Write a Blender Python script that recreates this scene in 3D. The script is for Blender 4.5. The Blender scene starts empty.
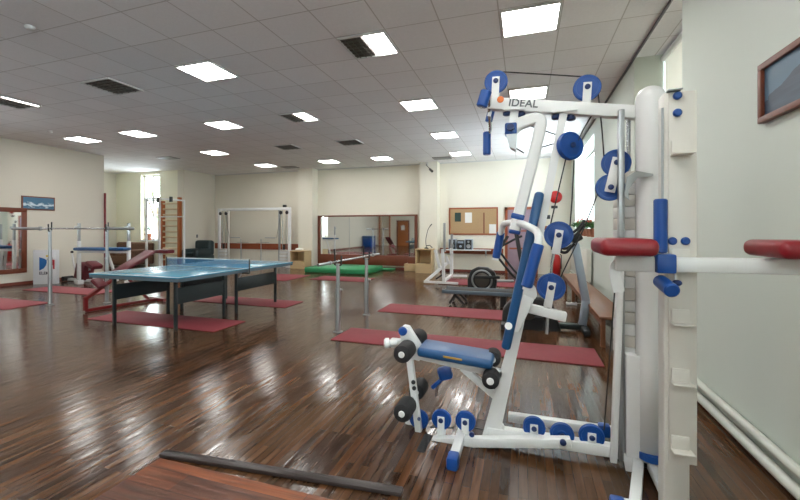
import bpy, bmesh, math, random
from mathutils import Vector, Matrix
random.seed(7)
S = bpy.context.scene
COL = S.collection
PI = math.pi
V = Vector

# ---------------------------------------------------------------- camera
FPX, YAW, PCX, PCY, CAM = 403.0, -0.3313, 385.8, 229.3, V((3.246, -2.968, 1.37))
cd = bpy.data.cameras.new('camera'); cam = bpy.data.objects.new('camera', cd); COL.objects.link(cam)
cd.sensor_width = 36; cd.lens = FPX / 800 * 36
cd.shift_x = (400 - PCX) / 800; cd.shift_y = (PCY - 250) / 800
cd.clip_start = 0.05; cd.clip_end = 200
cam.location = CAM; cam.rotation_euler = (PI / 2, 0, -YAW)
S.camera = cam

# ---------------------------------------------------------------- world, exposure
S.view_settings.view_transform = 'Standard'; S.view_settings.look = 'None'
S.view_settings.exposure = 1.02; S.view_settings.gamma = 1.0; S.view_settings.use_curve_mapping = False
W = bpy.data.worlds.new('overcast_sky'); S.world = W; W.use_nodes = True
bg = W.node_tree.nodes['Background']
bg.inputs[0].default_value = (0.86, 0.94, 1.0, 1); bg.inputs[1].default_value = 11.0
LAMP = 13.0                                     # ceiling lamp emission
S.cycles.use_denoising = True
S.cycles.max_bounces = 10; S.cycles.diffuse_bounces = 6; S.cycles.glossy_bounces = 5; S.cycles.transparent_max_bounces = 12
S.cycles.sample_clamp_indirect = 6.0; S.cycles.caustics_reflective = False; S.cycles.caustics_refractive = False

def portal(loc, direction, sx, sy):
    ld = bpy.data.lights.new('sky_portal', 'AREA'); ld.shape = 'RECTANGLE'; ld.size = sx; ld.size_y = sy
    ld.cycles.is_portal = True
    o = bpy.data.objects.new('sky_portal', ld); COL.objects.link(o); o.location = loc
    o.rotation_euler = V(direction).to_track_quat('-Z', 'Y').to_euler()
    return o

# ---------------------------------------------------------------- rays of the camera, used to place things at their own distance
_R = V((math.cos(YAW), -math.sin(YAW), 0)); _F = V((math.sin(YAW), math.cos(YAW), 0))
def ray(px, py): return _R * ((px - PCX) / FPX) + V((0, 0, 1)) * ((PCY - py) / FPX) + _F
def hit(px, py, ax, v):
    d = ray(px, py); return CAM + d * ((v - CAM[ax]) / d[ax])
def fl(px, py, z=0.0): return hit(px, py, 2, z)
def at(px, py, y): return hit(px, py, 1, y)
def atx(px, py, x): return hit(px, py, 0, x)
def proj_x(p):
    v = V(p) - CAM; return PCX + FPX * v.dot(_R) / v.dot(_F)
def along(p, d, px):                            # point p + t d that is seen at image column px
    n = _R - _F * ((px - PCX) / FPX)
    return p + d * (-(n.dot(p - CAM)) / n.dot(d))

# ---------------------------------------------------------------- materials
def new_mat(name):
    m = bpy.data.materials.new(name); m.use_nodes = True
    return m, m.node_tree, m.node_tree.nodes['Principled BSDF']
def node(nt, t, **kw):
    n = nt.nodes.new(t)
    for k, v in kw.items():
        if k in n.inputs: n.inputs[k].default_value = v
        else: setattr(n, k, v)
    return n
def srgb(r, g, b):
    f = lambda c: (c / 255 / 12.92) if c / 255 <= .04045 else ((c / 255 + .055) / 1.055) ** 2.4
    return (f(r), f(g), f(b), 1)
def mat(name, c, rough=.5, metal=0., var=.12, scale=8., bump=0., coat=0., stretch=(1, 1, 1)):
    m, nt, b = new_mat(name)
    tc = node(nt, 'ShaderNodeTexCoord'); mp = node(nt, 'ShaderNodeMapping'); mp.inputs['Scale'].default_value = stretch
    nz = node(nt, 'ShaderNodeTexNoise', Scale=scale, Detail=5.)
    nt.links.new(tc.outputs['Object'], mp.inputs[0]); nt.links.new(mp.outputs[0], nz.inputs['Vector'])
    mix = node(nt, 'ShaderNodeMix', data_type='RGBA')
    mix.inputs[6].default_value = tuple(x * (1 - var) for x in c[:3]) + (1,)
    mix.inputs[7].default_value = tuple(min(1, x * (1 + var)) for x in c[:3]) + (1,)
    nt.links.new(nz.outputs[0], mix.inputs[0]); nt.links.new(mix.outputs[2], b.inputs['Base Color'])
    b.inputs['Roughness'].default_value = rough; b.inputs['Metallic'].default_value = metal
    if coat: b.inputs['Coat Weight'].default_value = coat
    if bump:
        bp = node(nt, 'ShaderNodeBump', Strength=bump, Distance=.01)
        nt.links.new(nz.outputs[0], bp.inputs['Height']); nt.links.new(bp.outputs[0], b.inputs['Normal'])
    return m
def emit(name, c, s):
    m, nt, b = new_mat(name)
    b.inputs['Base Color'].default_value = c; b.inputs['Emission Color'].default_value = c; b.inputs['Emission Strength'].default_value = s
    return m

M = {}
M['wall_back'] = mat('cream_plaster', srgb(226, 221, 206), .75, var=.03, scale=1.5, bump=.03)
M['wall_left'] = mat('beige_plaster', srgb(214, 208, 194), .75, var=.03, scale=1.5, bump=.03)
M['wall_right'] = mat('pale_green_plaster', srgb(206, 213, 204), .6, var=.03, scale=1.2, bump=.03)
M['alcove'] = mat('yellow_plaster', srgb(232, 229, 208), .7, var=.03, scale=1.5)
M['white'] = mat('white_powder_coat', srgb(224, 225, 224), .32, var=.04, scale=6, coat=.15)
M['offwhite'] = mat('warm_white_enamel', srgb(210, 206, 198), .4, var=.05, scale=5)
M['blue'] = mat('blue_plastic', srgb(8, 68, 142), .35, var=.12, scale=10)
M['navy'] = mat('dark_blue_bolt', srgb(14, 40, 92), .35, var=.1, scale=10)
M['bluevinyl'] = mat('blue_vinyl', srgb(22, 76, 124), .36, var=.12, scale=7, bump=.06)
M['redvinyl'] = mat('red_vinyl', srgb(132, 18, 30), .38, var=.14, scale=9, bump=.08)
M['maroon'] = mat('maroon_vinyl', srgb(98, 28, 38), .42, var=.15, scale=9, bump=.05)
M['redpaint'] = mat('red_enamel', srgb(112, 24, 26), .4, var=.15, scale=8)
M['foam'] = mat('black_foam', srgb(28, 28, 30), .75, var=.2, scale=60, bump=.25)
M['black'] = mat('black_plastic', srgb(30, 33, 35), .42, var=.15, scale=12)
M['rubber'] = mat('black_rubber', srgb(34, 35, 36), .7, var=.15, scale=40, bump=.1)
M['chrome'] = mat('chrome', (.62, .64, .66, 1), .18, 1., var=.04, scale=6)
M['steel'] = mat('grey_steel', (.40, .42, .43, 1), .35, .85, var=.08, scale=9)
M['silver'] = mat('silver_paint', srgb(150, 164, 178), .35, .3, var=.06, scale=8)
M['cable'] = mat('steel_cable', srgb(58, 58, 58), .45, .5, var=.1, scale=30)
M['tt_blue'] = mat('blue_table_board', srgb(78, 142, 168), .22, var=.05, scale=4)
M['tt_edge'] = mat('grey_blue_edge', srgb(84, 104, 116), .4, var=.05, scale=4)
M['tt_leg'] = mat('dark_green_steel', srgb(30, 42, 44), .45, var=.12, scale=8)
M['netcord'] = mat('white_net_tape', srgb(215, 220, 220), .8, var=.05, scale=20)
M['mat_red'] = mat('red_rubber_mat', srgb(132, 52, 60), .72, var=.12, scale=14, bump=.12)
M['mat_pink'] = mat('faded_red_mat', srgb(152, 74, 80), .6, var=.12, scale=10, bump=.12)
M['green'] = mat('green_gym_mat', srgb(44, 140, 88), .5, var=.12, scale=5, bump=.08)
M['frame_wood'] = mat('reddish_frame_wood', srgb(112, 56, 34), .42, var=.25, scale=6, stretch=(8, 8, 1))
M['rail_wood'] = mat('red_brown_rail_wood', srgb(150, 76, 44), .45, var=.2, scale=5, stretch=(1, 8, 8))
M['bars_wood'] = mat('orange_varnished_wood', srgb(168, 92, 46), .4, var=.2, scale=6, stretch=(8, 8, 1))
M['rung_wood'] = mat('pale_rung_wood', srgb(214, 196, 164), .45, var=.12, scale=6, stretch=(1, 8, 8))
M['plywood'] = mat('pale_plywood', srgb(198, 172, 130), .55, var=.14, scale=6, stretch=(1, 1, 7))
M['bench_wood'] = mat('brown_bench_wood', srgb(122, 80, 54), .38, var=.22, scale=5, stretch=(8, .8, 8))
M['cork'] = mat('cork', srgb(176, 146, 108), .85, var=.25, scale=90, bump=.1)
M['paper'] = mat('white_paper', srgb(232, 232, 228), .8, var=.03, scale=6)
M['darkprint'] = mat('dark_green_print', srgb(40, 62, 58), .7, var=.35, scale=26)
M['sofa'] = mat('brown_patterned_fabric', srgb(104, 74, 56), .9, var=.7, scale=26, bump=.1)
M['armchair'] = mat('dark_green_leatherette', srgb(38, 54, 56), .5, var=.18, scale=8, bump=.06)
M['ext_red'] = mat('extinguisher_red', srgb(176, 26, 24), .32, var=.08, scale=8)
M['leaf'] = mat('green_leaf', srgb(58, 104, 46), .6, var=.4, scale=20)
M['flower'] = mat('red_petals', srgb(200, 40, 44), .6, var=.2, scale=20)
M['pot'] = mat('terracotta_pot', srgb(150, 92, 66), .7, var=.15, scale=12)
M['bark'] = mat('bark', srgb(88, 72, 58), .9, var=.3, scale=14, bump=.3)
M['upvc'] = mat('white_window_frame', srgb(236, 238, 238), .35, var=.02, scale=6)
M['radiator'] = mat('white_radiator_enamel', srgb(222, 222, 212), .4, var=.04, scale=6)
M['pipe'] = mat('cream_pipe_paint', srgb(206, 208, 198), .4, var=.05, scale=6)
M['skirt'] = mat('dark_red_skirting', srgb(112, 48, 34), .5, var=.2, scale=8)
M['louvre'] = mat('dark_louvre_metal', srgb(92, 88, 82), .35, .4, var=.15, scale=12)
M['lampframe'] = mat('white_lamp_frame', srgb(206, 206, 204), .45, var=.03, scale=6)
M['lamp'] = emit('lit_diffuser', (1., .985, .955, 1), LAMP)
def blind_mat():
    m, nt, b = new_mat('cream_blind_fabric'); b.inputs['Base Color'].default_value = srgb(226, 222, 212); b.inputs['Roughness'].default_value = .85
    t = node(nt, 'ShaderNodeBsdfTranslucent'); t.inputs[0].default_value = srgb(226, 224, 216); mx = node(nt, 'ShaderNodeMixShader'); mx.inputs[0].default_value = .2
    nt.links.new(b.outputs[0], mx.inputs[1]); nt.links.new(t.outputs[0], mx.inputs[2]); nt.links.new(mx.outputs[0], nt.nodes['Material Output'].inputs[0])
    return m
M['blind'] = blind_mat()
M['signbox'] = mat('white_sign_board', srgb(228, 230, 232), .45, var=.03, scale=6)
M['s_blue'] = mat('sign_blue', srgb(20, 104, 176), .5, var=.05); M['s_red'] = mat('sign_red', srgb(178, 30, 48), .5, var=.05)
M['s_yel'] = mat('sign_yellow', srgb(226, 196, 60), .5, var=.05); M['s_blk'] = mat('sign_black', srgb(32, 34, 40), .5, var=.05)
M['logo_grey'] = mat('grey_lettering', srgb(96, 98, 102), .5, var=.05); M['logo_or'] = mat('orange_mark', srgb(214, 112, 48), .5, var=.05)
M['doorleaf'] = mat('mauve_door_panel', srgb(150, 128, 140), .45, var=.12, scale=5)
M['door_brown'] = mat('orange_door_wood', srgb(168, 100, 52), .4, var=.2, scale=5, stretch=(8, 8, 1))
M['gold'] = mat('gold_emblem', srgb(176, 132, 46), .5, var=.3, scale=30)

def floor_mat():
    m, nt, b = new_mat('worn_dark_parquet')
    L = nt.links.new
    tc = node(nt, 'ShaderNodeTexCoord'); mp = node(nt, 'ShaderNodeMapping'); mp.inputs['Rotation'].default_value = (0, 0, PI / 2)
    L(tc.outputs['Object'], mp.inputs[0])
    br = node(nt, 'ShaderNodeTexBrick', Scale=1.0); br.offset = .37
    for k, v in {'Brick Width': .8, 'Row Height': .048, 'Mortar Size': .0014, 'Mortar Smooth': .25, 'Bias': 0.}.items(): br.inputs[k].default_value = v
    br.inputs['Color1'].default_value = srgb(96, 62, 38); br.inputs['Color2'].default_value = srgb(50, 32, 21); br.inputs['Mortar'].default_value = srgb(40, 28, 20)
    L(mp.outputs[0], br.inputs['Vector'])
    ms = node(nt, 'ShaderNodeMapping'); ms.inputs['Scale'].default_value = (13, .9, 1); L(tc.outputs['Object'], ms.inputs[0])
    streak = node(nt, 'ShaderNodeTexNoise', Scale=2.2, Detail=7., Roughness=.65); L(ms.outputs[0], streak.inputs['Vector'])
    wear = node(nt, 'ShaderNodeTexNoise', Scale=.8, Detail=5., Roughness=.6); L(tc.outputs['Object'], wear.inputs['Vector'])
    sr = node(nt, 'ShaderNodeMapRange'); L(streak.outputs[0], sr.inputs[0])
    sr.inputs[1].default_value = .3; sr.inputs[2].default_value = .72; sr.inputs[3].default_value = .42; sr.inputs[4].default_value = 1.5
    mul = node(nt, 'ShaderNodeMix', data_type='RGBA', blend_type='MULTIPLY'); mul.inputs[0].default_value = 1
    L(br.outputs['Color'], mul.inputs[6]); L(sr.outputs[0], mul.inputs[7])
    worn = node(nt, 'ShaderNodeMix', data_type='RGBA'); worn.inputs[7].default_value = srgb(94, 71, 48)
    wr = node(nt, 'ShaderNodeMapRange'); L(wear.outputs[0], wr.inputs[0])
    wr.inputs[1].default_value = .46; wr.inputs[2].default_value = .72; wr.inputs[3].default_value = 0; wr.inputs[4].default_value = .55
    L(wr.outputs[0], worn.inputs[0]); L(mul.outputs[2], worn.inputs[6]); L(worn.outputs[2], b.inputs['Base Color'])
    rr = node(nt, 'ShaderNodeMapRange'); L(streak.outputs[0], rr.inputs[0])
    rr.inputs[1].default_value = .38; rr.inputs[2].default_value = .64; rr.inputs[3].default_value = .05; rr.inputs[4].default_value = .27
    L(rr.outputs[0], b.inputs['Roughness'])
    b.inputs['Specular IOR Level'].default_value = .36
    wv = node(nt, 'ShaderNodeMapping'); wv.inputs['Scale'].default_value = (9, 1.6, 1); L(tc.outputs['Object'], wv.inputs[0])
    cup = node(nt, 'ShaderNodeTexNoise', Scale=1.4, Detail=4., Roughness=.6); L(wv.outputs[0], cup.inputs['Vector'])
    bp1 = node(nt, 'ShaderNodeBump', Strength=.17, Distance=.02); L(cup.outputs[0], bp1.inputs['Height'])
    inv = node(nt, 'ShaderNodeMath', operation='SUBTRACT'); inv.inputs[0].default_value = 1; L(br.outputs['Fac'], inv.inputs[1])
    bp2 = node(nt, 'ShaderNodeBump', Strength=.5, Distance=.003); L(inv.outputs[0], bp2.inputs['Height']); L(bp1.outputs[0], bp2.inputs['Normal'])
    bp3 = node(nt, 'ShaderNodeBump', Strength=.15, Distance=.006); L(streak.outputs[0], bp3.inputs['Height']); L(bp2.outputs[0], bp3.inputs['Normal'])
    L(bp3.outputs[0], b.inputs['Normal'])
    return m
M['floor'] = floor_mat()

def boards_mat(name, c1, c2, row, rot, rough=.35):
    m, nt, b = new_mat(name); L = nt.links.new
    tc = node(nt, 'ShaderNodeTexCoord'); mp = node(nt, 'ShaderNodeMapping'); mp.inputs['Rotation'].default_value = (0, 0, rot)
    L(tc.outputs['Object'], mp.inputs[0])
    br = node(nt, 'ShaderNodeTexBrick', Scale=1.); br.inputs['Brick Width'].default_value = 1.4; br.inputs['Row Height'].default_value = row
    br.inputs['Mortar Size'].default_value = .002
    br.inputs['Color1'].default_value = c1; br.inputs['Color2'].default_value = c2; br.inputs['Mortar'].default_value = srgb(30, 22, 18)
    L(mp.outputs[0], br.inputs['Vector'])
    ms = node(nt, 'ShaderNodeMapping'); ms.inputs['Scale'].default_value = (1.2, 16, 1) if rot == 0 else (16, 1.2, 1); L(tc.outputs['Object'], ms.inputs[0])
    nz = node(nt, 'ShaderNodeTexNoise', Scale=2., Detail=7.); L(ms.outputs[0], nz.inputs['Vector'])
    sr = node(nt, 'ShaderNodeMapRange'); L(nz.outputs[0], sr.inputs[0])
    sr.inputs[1].default_value = .3; sr.inputs[2].default_value = .7; sr.inputs[3].default_value = .45; sr.inputs[4].default_value = 1.5
    mul = node(nt, 'ShaderNodeMix', data_type='RGBA', blend_type='MULTIPLY'); mul.inputs[0].default_value = 1
    L(br.outputs['Color'], mul.inputs[6]); L(sr.outputs[0], mul.inputs[7]); L(mul.outputs[2], b.inputs['Base Color'])
    b.inputs['Roughness'].default_value = rough
    bp = node(nt, 'ShaderNodeBump', Strength=.4, Distance=.01); L(nz.outputs[0], bp.inputs['Height']); L(bp.outputs[0], b.inputs['Normal'])
    return m
M['platform'] = boards_mat('orange_brown_boards', srgb(134, 74, 42), srgb(78, 46, 34), .14, 0)
M['platform_edge'] = mat('grey_weathered_edge', srgb(48, 40, 38), .3, var=.35, scale=6, bump=.3, stretch=(1, 10, 10))

def ceiling_mat():
    m, nt, b = new_mat('tiled_ceiling'); L = nt.links.new
    tc = node(nt, 'ShaderNodeTexCoord')
    br = node(nt, 'ShaderNodeTexBrick', Scale=1.); br.offset = 0.; br.squash = 1.
    for k, v in {'Brick Width': .6, 'Row Height': .6, 'Mortar Size': .007, 'Mortar Smooth': .2}.items(): br.inputs[k].default_value = v
    br.inputs['Color1'].default_value = srgb(237, 236, 237); br.inputs['Color2'].default_value = srgb(230, 229, 230); br.inputs['Mortar'].default_value = srgb(196, 192, 190)
    L(tc.outputs['Object'], br.inputs['Vector'])
    nz = node(nt, 'ShaderNodeTexNoise', Scale=40., Detail=4.); L(tc.outputs['Object'], nz.inputs['Vector'])
    sr = node(nt, 'ShaderNodeMapRange'); L(nz.outputs[0], sr.inputs[0]); sr.inputs[3].default_value = .93; sr.inputs[4].default_value = 1.05
    mul = node(nt, 'ShaderNodeMix', data_type='RGBA', blend_type='MULTIPLY'); mul.inputs[0].default_value = 1
    L(br.outputs['Color'], mul.inputs[6]); L(sr.outputs[0], mul.inputs[7]); L(mul.outputs[2], b.inputs['Base Color'])
    b.inputs['Roughness'].default_value = .75
    bp = node(nt, 'ShaderNodeBump', Strength=.2, Distance=.004); bp.invert = True; L(br.outputs['Fac'], bp.inputs['Height']); L(bp.outputs[0], b.inputs['Normal'])
    return m
M['ceiling'] = ceiling_mat()

def picture_mat(name, sky, sea, foam, vertical=2, lo=0., hi=1., z0=.5, wave=6.):
    m, nt, b = new_mat(name); L = nt.links.new
    tc = node(nt, 'ShaderNodeTexCoord'); nz = node(nt, 'ShaderNodeTexNoise', Scale=wave, Detail=6.); L(tc.outputs['Generated'], nz.inputs['Vector'])
    sp = node(nt, 'ShaderNodeSeparateXYZ'); L(tc.outputs['Generated'], sp.inputs[0])
    ad = node(nt, 'ShaderNodeMath', operation='MULTIPLY_ADD'); L(nz.outputs[0], ad.inputs[0]); ad.inputs[1].default_value = .9; L(sp.outputs[2], ad.inputs[2])
    cr = node(nt, 'ShaderNodeValToRGB'); L(ad.outputs[0], cr.inputs[0])
    e = cr.color_ramp.elements; e[0].position = .35; e[0].color = sea; e[1].position = 1.25; e[1].color = sky
    for pos, c in ((.62, sea), (.74, foam), (.86, foam), (.97, sea)):
        x = e.new(min(.99, pos)); x.color = c
    L(cr.outputs[0], b.inputs['Base Color']); b.inputs['Roughness'].default_value = .3
    return m
M['sea'] = picture_mat('seascape_print', srgb(64, 110, 140), srgb(54, 100, 128), srgb(196, 212, 220))

def peak_mat():
    m, nt, b = new_mat('mountain_print'); L = nt.links.new
    tc = node(nt, 'ShaderNodeTexCoord'); sp = node(nt, 'ShaderNodeSeparateXYZ'); L(tc.outputs['Generated'], sp.inputs[0])
    nz = node(nt, 'ShaderNodeTexNoise', Scale=3.5, Detail=6.); L(tc.outputs['Generated'], nz.inputs['Vector'])
    n2 = node(nt, 'ShaderNodeTexNoise', Scale=2.2, Detail=3.)
    mp = node(nt, 'ShaderNodeMapping'); mp.inputs['Scale'].default_value = (1, 1.3, 5); L(tc.outputs['Generated'], mp.inputs[0]); L(mp.outputs[0], n2.inputs['Vector'])
    # a ridge: height of the mountain outline falls away from its summit
    d = node(nt, 'ShaderNodeMath', operation='SUBTRACT'); L(sp.outputs[1], d.inputs[0]); d.inputs[1].default_value = .42
    ab = node(nt, 'ShaderNodeMath', operation='ABSOLUTE'); L(d.outputs[0], ab.inputs[0])
    h = node(nt, 'ShaderNodeMath', operation='MULTIPLY_ADD'); L(ab.outputs[0], h.inputs[0]); h.inputs[1].default_value = -.95; h.inputs[2].default_value = .68
    hn = node(nt, 'ShaderNodeMath', operation='MULTIPLY_ADD'); L(nz.outputs[0], hn.inputs[0]); hn.inputs[1].default_value = .3; L(h.outputs[0], hn.inputs[2])
    up = node(nt, 'ShaderNodeMath', operation='GREATER_THAN'); L(sp.outputs[2], up.inputs[0]); L(hn.outputs[0], up.inputs[1])
    land = node(nt, 'ShaderNodeMix', data_type='RGBA'); land.inputs[6].default_value = srgb(30, 44, 62); land.inputs[7].default_value = srgb(70, 90, 110); L(n2.outputs[0], land.inputs[0])
    mx = node(nt, 'ShaderNodeMix', data_type='RGBA'); L(up.outputs[0], mx.inputs[0]); L(land.outputs[2], mx.inputs[6]); mx.inputs[7].default_value = srgb(78, 108, 130)
    L(mx.outputs[2], b.inputs['Base Color']); b.inputs['Roughness'].default_value = .45
    return m
M['peak'] = peak_mat()

def mirror_mat():
    m, nt, b = new_mat('mirror_glass'); b.inputs['Base Color'].default_value = (.86, .88, .87, 1); b.inputs['Metallic'].default_value = 1; b.inputs['Roughness'].default_value = .03
    return m
M['mirror'] = mirror_mat()
def glass_mat():
    m, nt, b = new_mat('window_glass'); L = nt.links.new
    t = node(nt, 'ShaderNodeBsdfTransparent'); t.inputs[0].default_value = (.95, .97, .97, 1)
    g = node(nt, 'ShaderNodeBsdfGlossy', Roughness=.02); mx = node(nt, 'ShaderNodeMixShader'); mx.inputs[0].default_value = .06
    L(t.outputs[0], mx.inputs[1]); L(g.outputs[0], mx.inputs[2])
    L(mx.outputs[0], nt.nodes['Material Output'].inputs[0])
    return m
M['glass'] = glass_mat()
def net_mat():
    m, nt, b = new_mat('net_mesh'); L = nt.links.new
    b.inputs['Base Color'].default_value = srgb(60, 120, 160)
    tc = node(nt, 'ShaderNodeTexCoord'); ck = node(nt, 'ShaderNodeTexBrick', Scale=1.); ck.offset = 0
    mp = node(nt, 'ShaderNodeMapping'); mp.inputs['Rotation'].default_value = (PI / 2, 0, 0); L(tc.outputs['Object'], mp.inputs[0]); L(mp.outputs[0], ck.inputs['Vector'])
    for k, v in {'Brick Width': .012, 'Row Height': .012, 'Mortar Size': .0016}.items(): ck.inputs[k].default_value = v
    t = node(nt, 'ShaderNodeBsdfTransparent'); mx = node(nt, 'ShaderNodeMixShader')
    L(ck.outputs['Fac'], mx.inputs[0]); L(t.outputs[0], mx.inputs[1]); L(b.outputs[0], mx.inputs[2]); L(mx.outputs[0], nt.nodes['Material Output'].inputs[0])
    return m
M['net'] = net_mat()

# ---------------------------------------------------------------- mesh builder
def basis(x, up=(0, 0, 1)):
    x = V(x).normalized(); up = V(up)
    if abs(x.dot(up.normalized())) > .999: up = V((0, 1, 0)) if abs(x.y) < .9 else V((1, 0, 0))
    y = up.cross(x).normalized(); z = x.cross(y)
    return Matrix((x, y, z)).transposed()
class MB:
    def __init__(s): s.bm = bmesh.new()
    def box(s, c, size, bev=0., R=None, seg=2):
        mtx = Matrix.Translation(V(c)) @ ((R.to_4x4()) if R else Matrix.Identity(4)) @ Matrix.Diagonal(V((*size, 1)))
        r = bmesh.ops.create_cube(s.bm, size=1, matrix=mtx)
        if bev:
            es = list({e for v in r['verts'] for e in v.link_edges})
            bmesh.ops.bevel(s.bm, geom=es, offset=min(bev, .49 * min(size)), segments=seg, affect='EDGES', profile=.5)
        return s
    def span(s, x0, x1, y0, y1, z0, z1, bev=0., seg=2):
        return s.box(((x0 + x1) / 2, (y0 + y1) / 2, (z0 + z1) / 2), (abs(x1 - x0), abs(y1 - y0), abs(z1 - z0)), bev, None, seg)
    def bar(s, p, q, w, h, bev=0., up=(0, 0, 1), ext=0., seg=2):
        p, q = V(p), V(q); d = (q - p); l = d.length + 2 * ext
        return s.box((p + q) / 2, (l, w, h), bev, basis(d, up), seg)
    def cyl(s, p, q, r, r2=None, seg=20):
        p, q = V(p), V(q); d = q - p; x = basis(d)
        rot = Matrix((x.col[1], x.col[2], x.col[0])).transposed().to_4x4()
        bmesh.ops.create_cone(s.bm, cap_ends=True, segments=seg, radius1=r, radius2=r if r2 is None else r2, depth=d.length, matrix=Matrix.Translation((p + q) / 2) @ rot)
        return s
    def ball(s, c, r, scale=(1, 1, 1), seg=16):
        bmesh.ops.create_uvsphere(s.bm, u_segments=seg, v_segments=max(6, seg // 2), radius=1, matrix=Matrix.Translation(V(c)) @ Matrix.Diagonal(V((r * scale[0], r * scale[1], r * scale[2], 1))))
        return s
    def lathe(s, c, axis, prof, seg=28):          # prof: (radius, distance along the axis) pairs, closed at both ends
        x = basis(axis); a, u, w = x.col[0], x.col[1], x.col[2]; c = V(c); rings = []
        for r, t in prof:
            rings.append([s.bm.verts.new(c + a * t + (u * math.cos(2 * PI * k / seg) + w * math.sin(2 * PI * k / seg)) * r) for k in range(seg)])
        for A, B in zip(rings, rings[1:]):
            for k in range(seg): s.bm.faces.new((A[k], A[(k + 1) % seg], B[(k + 1) % seg], B[k]))
        s.bm.faces.new(rings[0][::-1]); s.bm.faces.new(rings[-1]); return s
    def sweep(s, pts, prof, up=(0, 0, 1), closed=False):
        pts = [V(p) for p in pts]; n = len(pts); rings = []; ref = None
        for i, p in enumerate(pts):
            a = pts[i - 1] if (i or closed) else p; b = pts[(i + 1) % n] if (i < n - 1 or closed) else p
            d = (b - a).normalized()
            if ref is None:
                B = basis(d, up); ref = B.col[1].copy()
            ref = (ref - d * ref.dot(d)).normalized(); w = d.cross(ref)
            rings.append([s.bm.verts.new(p + ref * u + w * v) for u, v in prof])
        m = len(prof); pairs = list(zip(rings, rings[1:]))
        if closed: pairs.append((rings[-1], rings[0]))
        for A, B in pairs:
            for k in range(m): s.bm.faces.new((A[k], A[(k + 1) % m], B[(k + 1) % m], B[k]))
        if not closed: s.bm.faces.new(rings[0][::-1]); s.bm.faces.new(rings[-1])
        return s
    def tube(s, pts, r, seg=10, closed=False):
        return s.sweep(pts, [(r * math.cos(2 * PI * k / seg), r * math.sin(2 * PI * k / seg)) for k in range(seg)], closed=closed)
    def rtube(s, pts, w, h, up=(0, 0, 1)):
        b = min(w, h) * .15
        return s.sweep(pts, [(-w / 2 + b, -h / 2), (w / 2 - b, -h / 2), (w / 2, -h / 2 + b), (w / 2, h / 2 - b), (w / 2 - b, h / 2), (-w / 2 + b, h / 2), (-w / 2, h / 2 - b), (-w / 2, -h / 2 + b)], up)
    def prism(s, poly, d):                        # planar polygon extruded by vector d
        d = V(d); A = [s.bm.verts.new(V(p) - d / 2) for p in poly]; B = [s.bm.verts.new(V(p) + d / 2) for p in poly]; n = len(A)
        s.bm.faces.new(A[::-1]); s.bm.faces.new(B)
        for k in range(n): s.bm.faces.new((A[k], A[(k + 1) % n], B[(k + 1) % n], B[k]))
        return s
    def build(s, name, m, parent=None, smooth=True):
        bmesh.ops.recalc_face_normals(s.bm, faces=s.bm.faces[:])
        bm = s.bm
        if parent is not None:
            r = parent
            while r.parent: r = r.parent
            off = r.location.copy()
        else:
            xs = [v.co for v in bm.verts]
            off = V(((min(v.x for v in xs) + max(v.x for v in xs)) / 2, (min(v.y for v in xs) + max(v.y for v in xs)) / 2, min(v.z for v in xs)))
        if parent is None and m in WORLD_MATS: off = V((0, 0, 0))
        bmesh.ops.translate(bm, verts=bm.verts[:], vec=-off)
        me = bpy.data.meshes.new(name); bm.to_mesh(me); bm.free()
        me.materials.append(M[m])
        if smooth:
            me.polygons.foreach_set('use_smooth', [True] * len(me.polygons)); me.set_sharp_from_angle(angle=math.radians(38))
        o = bpy.data.objects.new(name, me); COL.objects.link(o)
        if parent is not None: o.parent = parent
        else: o.location = off
        return o
WORLD_MATS = {'floor', 'ceiling'}
def fillet(pts, r, n=6):
    pts = [V(p) for p in pts]; out = [pts[0]]
    for a, b, c in zip(pts, pts[1:], pts[2:]):
        d1, d2 = (a - b), (c - b); k = min(r, d1.length * .49, d2.length * .49); p, q = b + d1.normalized() * k, b + d2.normalized() * k
        for i in range(n + 1):
            t = i / n; out.append(p * (1 - t) ** 2 + b * 2 * t * (1 - t) + q * t * t)
    out.append(pts[-1]); return out
def tag(o, label, cat, group=None, kind=None):
    o['label'] = label; o['category'] = cat
    if group: o['group'] = group
    if kind: o['kind'] = kind
    return o
def thing(name, loc, label, cat, group=None):
    o = bpy.data.objects.new(name, None); COL.objects.link(o); o.location = V(loc); o.empty_display_size = .1
    return tag(o, label, cat, group)
def struct(o): o['kind'] = 'structure'; return o
def copy_tree(o, parent=None):
    c = o.copy(); COL.objects.link(c)
    if parent is not None: c.parent = parent
    for ch in list(o.children): copy_tree(ch, c)
    return c
def text(name, body, size, loc, xdir, ydir, m, parent, depth=.002):
    cu = bpy.data.curves.new(name, 'FONT'); cu.body = body; cu.size = size; cu.extrude = depth; cu.offset = size * .018
    t = bpy.data.objects.new(name, cu); COL.objects.link(t)
    bpy.context.view_layer.update()
    me = bpy.data.meshes.new_from_object(t.evaluated_get(bpy.context.evaluated_depsgraph_get()))
    COL.objects.unlink(t); bpy.data.objects.remove(t)
    x = V(xdir).normalized(); y = V(ydir).normalized(); z = x.cross(y)
    r = parent
    while r.parent: r = r.parent
    mx = Matrix.Translation(V(loc) - r.location) @ Matrix((x, y, z)).transposed().to_4x4()
    me.transform(mx); me.materials.clear(); me.materials.append(M[m])
    o = bpy.data.objects.new(name, me); COL.objects.link(o); o.parent = parent
    return o

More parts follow.
